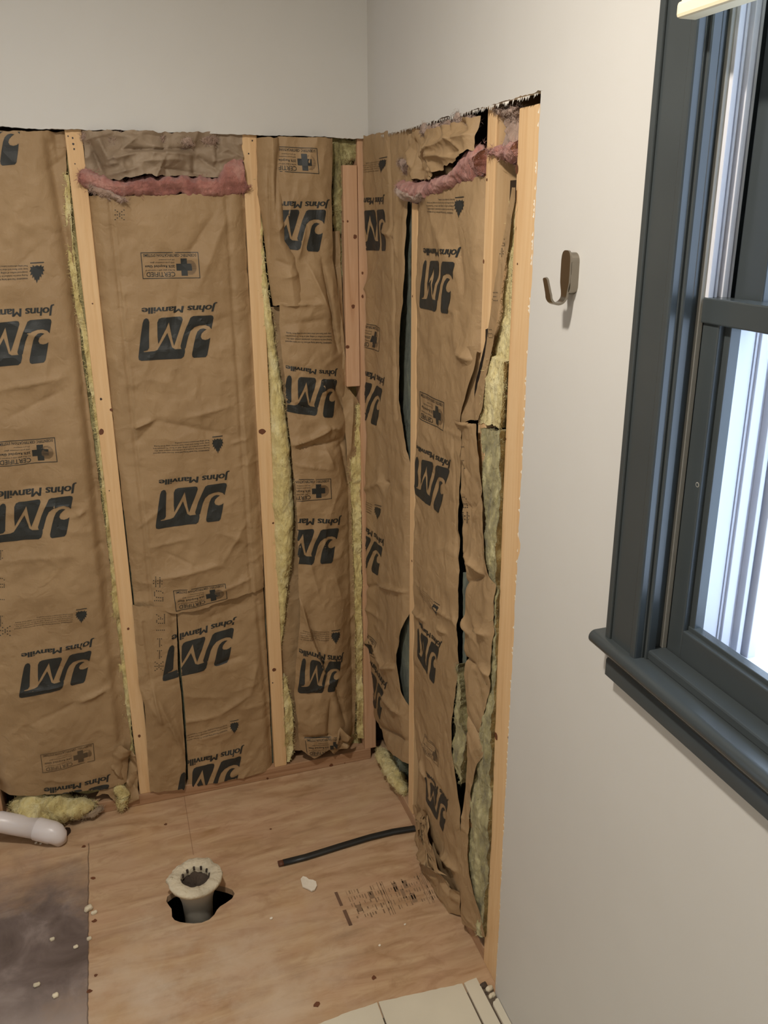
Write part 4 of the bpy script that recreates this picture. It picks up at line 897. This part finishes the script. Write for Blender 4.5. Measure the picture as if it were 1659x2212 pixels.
Eg.obj('glass_wool', bE, 'olive', skirt=.03, label='olive wool showing through a long tear')
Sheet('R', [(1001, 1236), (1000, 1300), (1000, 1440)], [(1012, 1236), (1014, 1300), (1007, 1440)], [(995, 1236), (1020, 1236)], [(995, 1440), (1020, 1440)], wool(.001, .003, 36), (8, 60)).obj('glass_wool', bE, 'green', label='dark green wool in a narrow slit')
# crumpled foot of the facing
Ef = Sheet('R', [(895, 1738), (905, 1790), (925, 1870), (965, 1950), (985, 1985)], [(930, 1760), (955, 1840), (990, 1890), (1000, 1930), (1000, 1985)], [(885, 1735), (930, 1745), (1005, 1880)], [(895, 1795), (920, 1860), (950, 1915), (975, 1958), (1010, 1990)],
           paper(.000, .022, -.40, -.70, 95, .012, .03, [cr(rw, (905, 1745), (930, 1760), .008, -.02), cr(rw, (930, 1830), (985, 1880), .01, .02)], 18, z0=.0, z1=.25, edge=.02), (60, 70), jag=.006, seed=43)
Ef.obj('facing_foot', bE, 'kraft', label='crumpled foot of the facing over the plate')

# ---------- bay F (narrow, beside the post) ----------
bF = empty('insulation_batt', (.03, -.79, PL), label='narrow torn batt beside the wide post, yellow wool and stamped paper edge showing', cat='insulation batt')
Fy = Sheet('R', [(1104, 440), (1092, 520), (1082, 620), (1066, 740), (1050, 830), (1040, 905), (1038, 918)], [(1118, 440), (1112, 520), (1106, 620), (1100, 740), (1094, 830), (1090, 918)], [(1000, 440), (1150, 440)], [(1000, 912), (1060, 916), (1100, 922)],
           wool(.000, .012, 37), (30, 260), jag=.005, seed=28)
_g0 = Fy.h; Fy.h = lambda u, z: _g0(u, z)*.6+np.where(np.asarray(z) < 1.42, .006, -.006)
Fy.obj('glass_wool', bF, 'yellow', skirt=.088)
Fo = Sheet('R', [(1040, 925), (1046, 1000), (1052, 1100), (1058, 1200), (1068, 1280), (1066, 1340), (1058, 1430), (1046, 1520), (1040, 1560), (1048, 1620), (1030, 1660), (1018, 1720), (1015, 1800), (1020, 1900), (1040, 1990)],
           [(1092, 925), (1086, 1100), (1080, 1280), (1075, 1430), (1068, 1620), (1062, 1800), (1050, 2030)], [(1000, 922), (1100, 930)], [(1000, 1990), (1060, 2030)],
           wool(.007, .009, 38), (26, 420), jag=.004, seed=38)
Fo.obj('glass_wool', bF, 'olive', skirt=.088, label='olive wool of the lower piece')
Sheet('R', [(1112, 380), (1088, 540), (1066, 690), (1052, 790), (1022, 885), (1008, 912)], [(1118, 420), (1098, 560), (1081, 690), (1062, 800), (1046, 890), (1038, 912)], [(1000, 400), (1150, 400)], [(1000, 908), (1050, 906)],
      paper(-.004, .006, -.70, -.80, 97, .003, .006, (), 8, z0=1.1, z1=1.7, edge=.01), (16, 200), jag=.002, seed=46)
Fs_ = Sheet('R', [(1112, 400), (1088, 540), (1066, 690), (1052, 790), (1022, 885), (1008, 912)], [(1118, 430), (1098, 560), (1081, 690), (1062, 800), (1046, 890), (1038, 912)], [(1000, 405), (1150, 405)], [(1000, 908), (1050, 906)],
            paper(.004, .004, -.70, -.80, 97, .003, .004, (), 8, z0=1.1, z1=1.7, edge=.01), (16, 200), jag=.002, seed=46)
for ch, x, y in (('5', 1090, 522), ('#', 1088, 545), ('3', 1078, 640), ('9', 1068, 720)): Fs_.dots(ch, x, y, 12, 20)
Fs_.obj('facing_flange', bF, 'kraft', label='stamped paper flange curling away from the stud')
Sheet('R', [(1050, 735), (1036, 800), (1018, 860), (1005, 893)], [(1064, 700), (1053, 790), (1024, 885), (1012, 900)], [(990, 735), (1080, 700)], [(990, 893), (1030, 893)], wool(.002, .001, 39), (8, 60)).obj('asphalt_and_shade', bF, 'asphalt_shade', label='black torn backing wedge')
cf = [cr(rw, (990, 912), (1035, 918), .006, .010), cr(rw, (1012, 1190), (1060, 1240), .010, .012), cr(rw, (1010, 1260), (1068, 1240), .012, -.012), cr(rw, (1002, 1415), (1040, 1435), .005, -.010), cr(rw, (1015, 1330), (1030, 1370), .01, .010), cr(rw, (1040, 1350), (1070, 1370), .008, .012),
      cr(rw, (1015, 1540), (1055, 1620), .008, -.010), cr(rw, (1045, 1435), (1070, 1460), .01, .008)]
Fp = Sheet('R', [(984, 908), (990, 940), (996, 1060), (1002, 1180), (1008, 1236), (1012, 1300), (1008, 1380), (1006, 1440), (1008, 1520), (1012, 1580), (1010, 1640), (1003, 1720), (1002, 1850), (1000, 1960), (1005, 2000)],
           [(1036, 912), (1042, 1000), (1050, 1140), (1062, 1235), (1072, 1262), (1069, 1330), (1068, 1370), (1062, 1430), (1060, 1480), (1048, 1530), (1041, 1565), (1047, 1612), (1052, 1625), (1034, 1650), (1020, 1700), (1015, 1760), (1015, 1850), (1024, 1910), (1048, 2020)],
           [(970, 908), (1012, 912), (1045, 915)], [(990, 1985), (1010, 1998), (1055, 2030)],
           paper(.006, .006, -.69, -.84, 99, .006, .012, cf, 30, z0=.05, z1=1.3, edge=.02), (44, 420), jag=.002, seed=53, ph=.008)
Fp.dots('1', 988, 932, 12, 14); Fp.dots('5', 1000, 1085, 17, 26); Fp.dots('#', 1004, 1118, 19, 26); Fp.dots('-', 998, 965, 10, 24); Fp.dots('1', 1000, 1005, 8, 24)
Fp.obj('kraft_facing', bF)

# ================================================================= PLUMBING AND LOOSE THINGS ON THE FLOOR
# white drain pipe at the left
z1_, z2_, z3_ = .072, .046, .036
pb, pc, pd = fl(0, 1775, z1_), fl(80, 1790, z2_), fl(114, 1799, z3_)
e = empty('drain_pipe', (pc[0], pc[1], 0), label='white plastic pipe coming in from the left just above the plywood', cat='pipe')
B_, C_, D_ = np.array([*pb, z1_]), np.array([*pc, z2_]), np.array([*pd, z3_]); dv = (D_-C_)/np.linalg.norm(D_-C_)
tube('pipe', [B_+np.array([-.30, .0, .02]), B_+np.array([-.06, .002, .008]), B_, C_+(C_-B_)*.02], .0285, 'pvc', e, 32)
tube('elbow', [C_-dv*.004, C_, D_, D_+dv*.006+np.array([0, 0, -.002]), D_+dv*.016+np.array([0, 0, -.010]), D_+dv*.022+np.array([0, 0, -.026])], [.0285, .0310, .0312, .0300, .0255, .016], 'pvc', e, 32)
g = Geo(); q = fl(143, 1797); g.disc((q[0], q[1], .0008), (.012, 0, 0), (0, .02, 0), 'nail_mark', 16, .1); g.obj('pipe_hole', e, label='dark gap where the pipe enters the plywood')
crumb('plaster_crumb', *fl(78, 1822), .004, 'plaster', 'white crumb on the plywood right under the white pipe', 'plaster crumb', 'crumbs under the white pipe', seed=1)
crumb('plaster_crumb', *fl(88, 1823), .0035, 'plaster', 'white crumb on the plywood right under the white pipe', 'plaster crumb', 'crumbs under the white pipe', seed=2)

# shower drain
zr = .062; dc = np.array(fl(422, 1893, zr)); 
e = empty('shower_drain', (dc[0], dc[1], 0), label='white plastic drain stub with a crusty mortar rim rising from a hole in the plywood', cat='drain')
def lathe(name, prof, mat, parent, ring=48, wob=0, seed=0, wz=0, **k):
    V = []; n = len(prof)
    for i, (r_, z) in enumerate(prof):
        for j in range(ring):
            a = 2*math.pi*j/ring; nz = float(fbm(np.array(math.cos(a)*.06+.3*i*0), np.array(math.sin(a)*.06+z), 40, seed, 4, .6))
            V.append((dc[0]+(r_*(1+wob*nz))*math.cos(a), dc[1]+(r_*(1+wob*nz))*math.sin(a), z+wz*nz))
    F = [(i*ring+j, i*ring+(j+1) % ring, (i+1)*ring+(j+1) % ring, (i+1)*ring+j) for i in range(n-1) for j in range(ring)]
    return link(name, mesh_from(name, V, F, [mat]), parent, True, **k)
lathe('drain_body', [(.033, -.15), (.038, -.02), (.041, .0), (.050, .03), (.054, zr-.008), (.050, zr-.008), (.040, .0), (.030, -.12)], 'pvc_grey', e)
rim = lathe('drain_rim', [(.054, zr-.014), (.066, zr-.012), (.0685, zr-.004), (.066, zr+.001), (.057, zr+.001), (.050, zr+.003), (.045, zr+.001), (.038, zr+.002), (.035, zr-.006), (.036, zr-.02)], 'crust', e, 72, .06, 4, .006)
lathe('drain_throat', [(.036, zr-.018), (.030, zr-.024), (.012, zr-.028), (.0005, zr-.028)], 'rust', e, 48, .05, 5, .008, label='dirty brown inside of the drain')
for k in range(12):
    a = 2*math.pi*k/12
    if math.sin(a) < -.3: continue
    x, y = dc[0]+.0355*math.cos(a), dc[1]+.0355*math.sin(a)
    blob('drain_tooth', [(x, y, zr-.012), (x, y, zr+.002)], [.0035, .003], 'rust', rim, seed=k, nseg=6, ring=8, amp=.2)
blob('broken_lug', [(dc[0]-.058, dc[1]+.004, zr-.004), (dc[0]-.068, dc[1]+.018, zr-.003)], [.013, .009], 'crust', rim, seed=3, nseg=14, ring=12, amp=.25, flat=(1, 1, .7))

# black strap / tube
pts = [fl(x, y, .007) for x, y in ((612, 1863), (660, 1851), (740, 1826), (800, 1808), (850, 1796), (895, 1789))]
e = empty('black_tube', (pts[0][0], pts[0][1], 0), label='black flat tube lying on the plywood and disappearing into the window side wall', cat='tube')
path = [(x, y, .007) for x, y in pts]+[(pts[-1][0]+.03, pts[-1][1]+.003, .008)]
o = tube('tube_body', path, .0105, 'black', e, 16)
for v in o.data.vertices: v.co.z = .0065+(v.co.z-.007)*.6
d0 = np.array(pts[0])-np.array(pts[1]); d0 /= np.linalg.norm(d0)
o = tube('end_cap', [(pts[0][0]+d0[0]*.014, pts[0][1]+d0[1]*.014, .007), (pts[0][0]-d0[0]*.002, pts[0][1]-d0[1]*.002, .007)], .0098, 'knot', e, 16, label='brown open end')
for v in o.data.vertices: v.co.z = .0065+(v.co.z-.007)*.6

# white flake of plaster
fk = [fl(x, y) for x, y in ((650, 1902), (655, 1896), (662, 1898), (668, 1903), (676, 1904), (682, 1908), (684, 1917), (680, 1925), (673, 1928), (664, 1923), (653, 1919))]
fk = [(x+random.uniform(-.001, .001), y) for x, y in fk]
g = Geo(); g.prism(fk, lambda u, v, d: (u, v, d+.002+.04*abs(u+.34)), .0, .0035, 'plaster'); g.obj('plaster_flake', label='white flake of plaster on the plywood below the black tube', cat='plaster flake')
for i, (x, y, s, lb) in enumerate(((586, 1985, .004, 'small white crumb on the plywood between the drain and the printed stamp'), (820, 2043, .003, 'tiny white crumb on the plywood near the tiles'), (875, 1998, .003, 'tiny white crumb on the plywood below the printed stamp'),
                               (192, 1968, .011, 'pale plaster lump at the joint of the plywood sheets, nearest the pipe'), (204, 1974, .008, 'pale plaster lump touching the joint of the plywood sheets, right of the larger lump'), (113, 2030, .006, 'pale plaster crumb in the middle of the dark wet stain'), (164, 2047, .006, 'pale plaster crumb at the right side of the dark wet stain'), (193, 2030, .006, 'pale plaster crumb on the joint beside the dark stain'),
                               (80, 2130, .008, 'pale plaster lump at the near edge of the dark stain'), (120, 2152, .007, 'flat pale plaster lump near the lower left of the floor'))):
    crumb('plaster_crumb', *fl(x, y), s, 'plaster' if s < .006 else 'crust', lb, 'plaster crumb', seed=60+i)

# ================================================================= WINDOW
wx = -T
win = empty('window_1', (0, -1.35, WZ0), kind='structure')
YO, YI = -1.267, -1.341      # casing edges
FX = wx-.019
g = Geo()
# casing profile: outer backband, flat, inner bead
g.box((FX-.004, YO-.012, 1.076), (wx, YO, 2.14), 'charcoal', .002)
g.box((FX, YI+.012, 1.076), (wx, YO-.010, 2.14), 'charcoal', .0015)
g.box((FX-.003, YI, 1.076), (wx, YI+.013, 2.14), 'charcoal', .003)
g.obj('window_casing', win)
# jamb, stops, tracks
g = Geo(); g.box((wx-.01, YI-.001, 1.075), (.10, YI+.0035, WZ1), 'charcoal', .001)
g.box((-.020, YI-.007, 1.075), (-.004, YI-.0005, WZ1), 'charcoal', .003)
g.obj('window_jamb', win)
g = Geo(); g.box((.006, YI-.0065, 1.08), (.0135, YI-.0005, WZ1), 'greystrip', .001); g.obj('weatherstrip', win)
g = Geo()
ZM = 1.576
for (a, b_, yy) in ((.012, .020, .012), (.024, .028, .009), (.032, .040, .013), (.044, .048, .010)):
    g.box((a, YI-yy, ZM-.02), (b_, YI-.0005, WZ1), 'track', .001)
g.box((.014, YI-.005, ZM-.02), (.050, YI-.0005, WZ1), 'track'); g.obj('window_track', win)
# lower sash
SX0, SX1 = .014, .036; SY = YI-.005
yg = rw(1530, 900, -.014)[0]; SW = abs(yg-SY)
g = Geo(); g.box((SX0, SY-SW, 1.085), (SX1, SY, ZM), 'charcoal', .002)
LS = g.obj('lower_sash', win)
zb_ = 1.081
zg = rw(1466, 1356, -.014)[1]
g = Geo(); g.box((SX0, WY1+.02, zb_), (SX1, SY-SW+.001, zg), 'charcoal', .002); g.obj('bottom_rail', LS)
zm0 = rw(1659, 722, -.014)[1]
g = Geo(); g.box((SX0-.004, WY1+.02, zm0), (SX1+.004, SY+.001, ZM+.004), 'charcoal', .002); g.obj('meeting_rail', LS)
g = Geo(); g.box((SX0+.010, SY-SW-.010, zg-.0), (SX1+.004, SY-SW+.001, zm0+.001), 'charcoal', .001).box((SX0+.008, WY1+.02, zg-.002), (SX1, SY-SW, zg+.006), 'charcoal', .001); g.obj('glazing_bead', LS)
g = Geo(); g.box((.025, WY1+.02, zg), (.028, SY-SW, zm0), 'glass'); g.obj('glass_pane', LS)
# upper sash further out
US = YI-.010
g = Geo(); g.box((.052, US-.050, ZM-.03), (.084, US, WZ1), 'charcoal', .002).box((.052, WY1+.02, ZM-.035), (.084, US-.049, ZM-.0), 'charcoal', .002); US_ = g.obj('upper_sash', win)
g = Geo(); g.box((.068, WY1+.02, ZM), (.071, US-.049, WZ1), 'glass'); g.obj('glass_pane', US_)
# outside storm frame with white tracks
g = Geo()
for (a, b_, y0, y1) in ((.090, .105, -.020, -.036), (.112, .120, -.020, -.044), (.126, .140, -.020, -.052)):
    g.box((a, YI+y1+.01, 1.06), (b_, YI+y0+.01, WZ1), 'track', .001)
g.box((.086, YI-.022, 1.06), (.15, YI-.005, WZ1), 'track').box((.044, YI-.020, 1.06), (.086, YI-.001, ZM-.036), 'track', .001).box((.050, YI-.024, 1.06), (.058, YI-.019, ZM-.036), 'track', .001); g.box((.086, WY1, 1.05), (.16, YI, 1.075), 'track', .002)
g.obj('storm_frame', win)
g = Geo(); g.box((.0, WY1-.02, 1.05), (.15, WY1+.02, WZ1), 'charcoal').box((.0, WY1, WZ1), (.15, YI, WZ1+.02), 'charcoal').box((wx-.019, WY1-.07, 1.075), (wx, WY1, 2.14), 'charcoal').box((wx-.019, WY1-.07, WZ1), (wx, YO, 2.14), 'charcoal')
g.obj('window_frame', win)
# screw heads
g = Geo(); u, z = rw(1507, 1047, -.014); g.disc((SX0-.0004, u, z), (0, .0035, 0), (0, 0, .0035), 'greystrip', 16).disc((SX0-.0008, u, z), (0, .0022, 0), (0, 0, .0022), 'charcoal', 16); g.obj('screw', LS)
# stool (inner sill) with rounded nose, apron and small stop
def yprofile(prof, y0, y1, mat, name, parent):
    n = len(prof); V = [(x, y0, z) for x, z in prof]+[(x, y1, z) for x, z in prof]
    F = [(i, (i+1) % n, n+(i+1) % n, n+i) for i in range(n)]+[tuple(range(n)), tuple(range(2*n-1, n-1, -1))]
    me = mesh_from(name, V, F, [mat]); bm = bmesh.new(); bm.from_mesh(me); bmesh.ops.recalc_face_normals(bm, faces=bm.faces); bm.to_mesh(me); bm.free()
    o = link(name, me, parent, False)
    for p in me.polygons: p.use_smooth = len(p.vertices) == 4
    me.set_sharp_from_angle(angle=math.radians(40)); return o
ST = 1.080; nose = [(-T-.036+.011-.011*math.sin(math.radians(a)) , ST-.011+.011*math.cos(math.radians(a))) for a in range(0, 181, 15)]
YS = -1.244
yprofile([(.012, ST)]+nose+[(.012, ST-.022)], YS, WY1-.09, 'charcoal', 'window_stool', win)
AX = wx
yprofile([(wx, ST-.022), (wx-.026, ST-.022), (wx-.025, ST-.026), (wx-.020, ST-.030), (wx-.0175, ST-.036), (wx-.019, ST-.039), (wx-.019, ST-.064), (wx, ST-.064)], YO-.003, WY1-.07, 'charcoal', 'window_apron', win)
g = Geo(); g.box((wx-.004, WY1, ST-.001), (.014, SY+.022, ST+.014), 'charcoal', .003); g.obj('window_stop', win)

# cream shade at the top right
u0, z0 = rw(1487, 36, .05)
e = empty('window_shade', (-.05, u0, z0), label='cream fabric shade with its lower corner showing over the dark window frame', cat='window shade')
g = Geo(); g.box((-.062, -2.16, z0+.001), (-.040, u0, z0+.40), 'fabric', .003); SF = g.obj('shade_fabric', e)
g = Geo(); g.box((-.066, -2.165, z0-.003), (-.038, u0+.002, z0+.014), 'fabric', .004); g.obj('shade_hem', SF)

# robe hook on the painted wall
hy, hz = -1.072, 1.588
e = empty('robe_hook', (-T, hy, hz), label='small brushed metal robe hook on the painted wall between the post and the window', cat='hook')
def capsule(w_, h_, n=14):
    P = []
    for i in range(n+1): a = math.pi*i/n; P.append((w_/2*math.cos(a), h_/2-w_/2+w_/2*math.sin(a)))
    for i in range(n+1): a = math.pi+math.pi*i/n; P.append((w_/2*math.cos(a), -h_/2+w_/2+w_/2*math.sin(a)))
    return P
g = Geo(); g.prism(capsule(.027, .062), lambda u, v, d: (-T-d, hy+u, hz+.004+v), 0, .0135, 'nickel'); g.obj('back_plate', e)
# strap: front plate then narrowing into a J
prof = []   # (dist from wall, z, half width)
for z, w_ in ((.035, .002), (.0345, .006), (.032, .010), (.027, .0125), (.02, .0135), (.0, .0135), (-.012, .0130), (-.018, .0115), (-.024, .0095), (-.030, .0085)): prof.append((.0145, z+.003, w_))
for k in range(1, 13):
    a = math.radians(k*15); prof.append((.0145+.0135*(1-math.cos(a)), -.027-.0135*math.sin(a)*1.0, .0080))
for k in range(1, 5): prof.append((.0415+.0015*k, -.027+.0055*k, .0075-.0002*k))
prof.append((.0480, -.0035, .0065)); prof.append((.0484, -.0015, .0045)); prof.append((.0486, -.0008, .0015))
V = []; n = len(prof)
for i, (d, z, hw) in enumerate(prof):
    a = prof[max(i-1, 0)]; b_ = prof[min(i+1, n-1)]; t = np.array([b_[0]-a[0], b_[1]-a[1]]); t /= np.linalg.norm(t)+1e-9; nn = np.array([-t[1], t[0]])*.0016
    for sx, sy in ((1, -1), (1, 1), (-1, 1), (-1, -1)):
        V.append((-T-(d+nn[0]*sx), hy+hw*sy, hz+z+nn[1]*sx))
F = [(i*4+j, i*4+(j+1) % 4, (i+1)*4+(j+1) % 4, (i+1)*4+j) for i in range(n-1) for j in range(4)]+[(0, 1, 2, 3), tuple(range(4*n-4, 4*n))]
me = mesh_from('hook_arm', V, F, ['nickel']); bm = bmesh.new(); bm.from_mesh(me); bmesh.ops.recalc_face_normals(bm, faces=bm.faces); bm.to_mesh(me); bm.free()
o = link('hook_arm', me, e, True); me.set_sharp_from_angle(angle=math.radians(50))
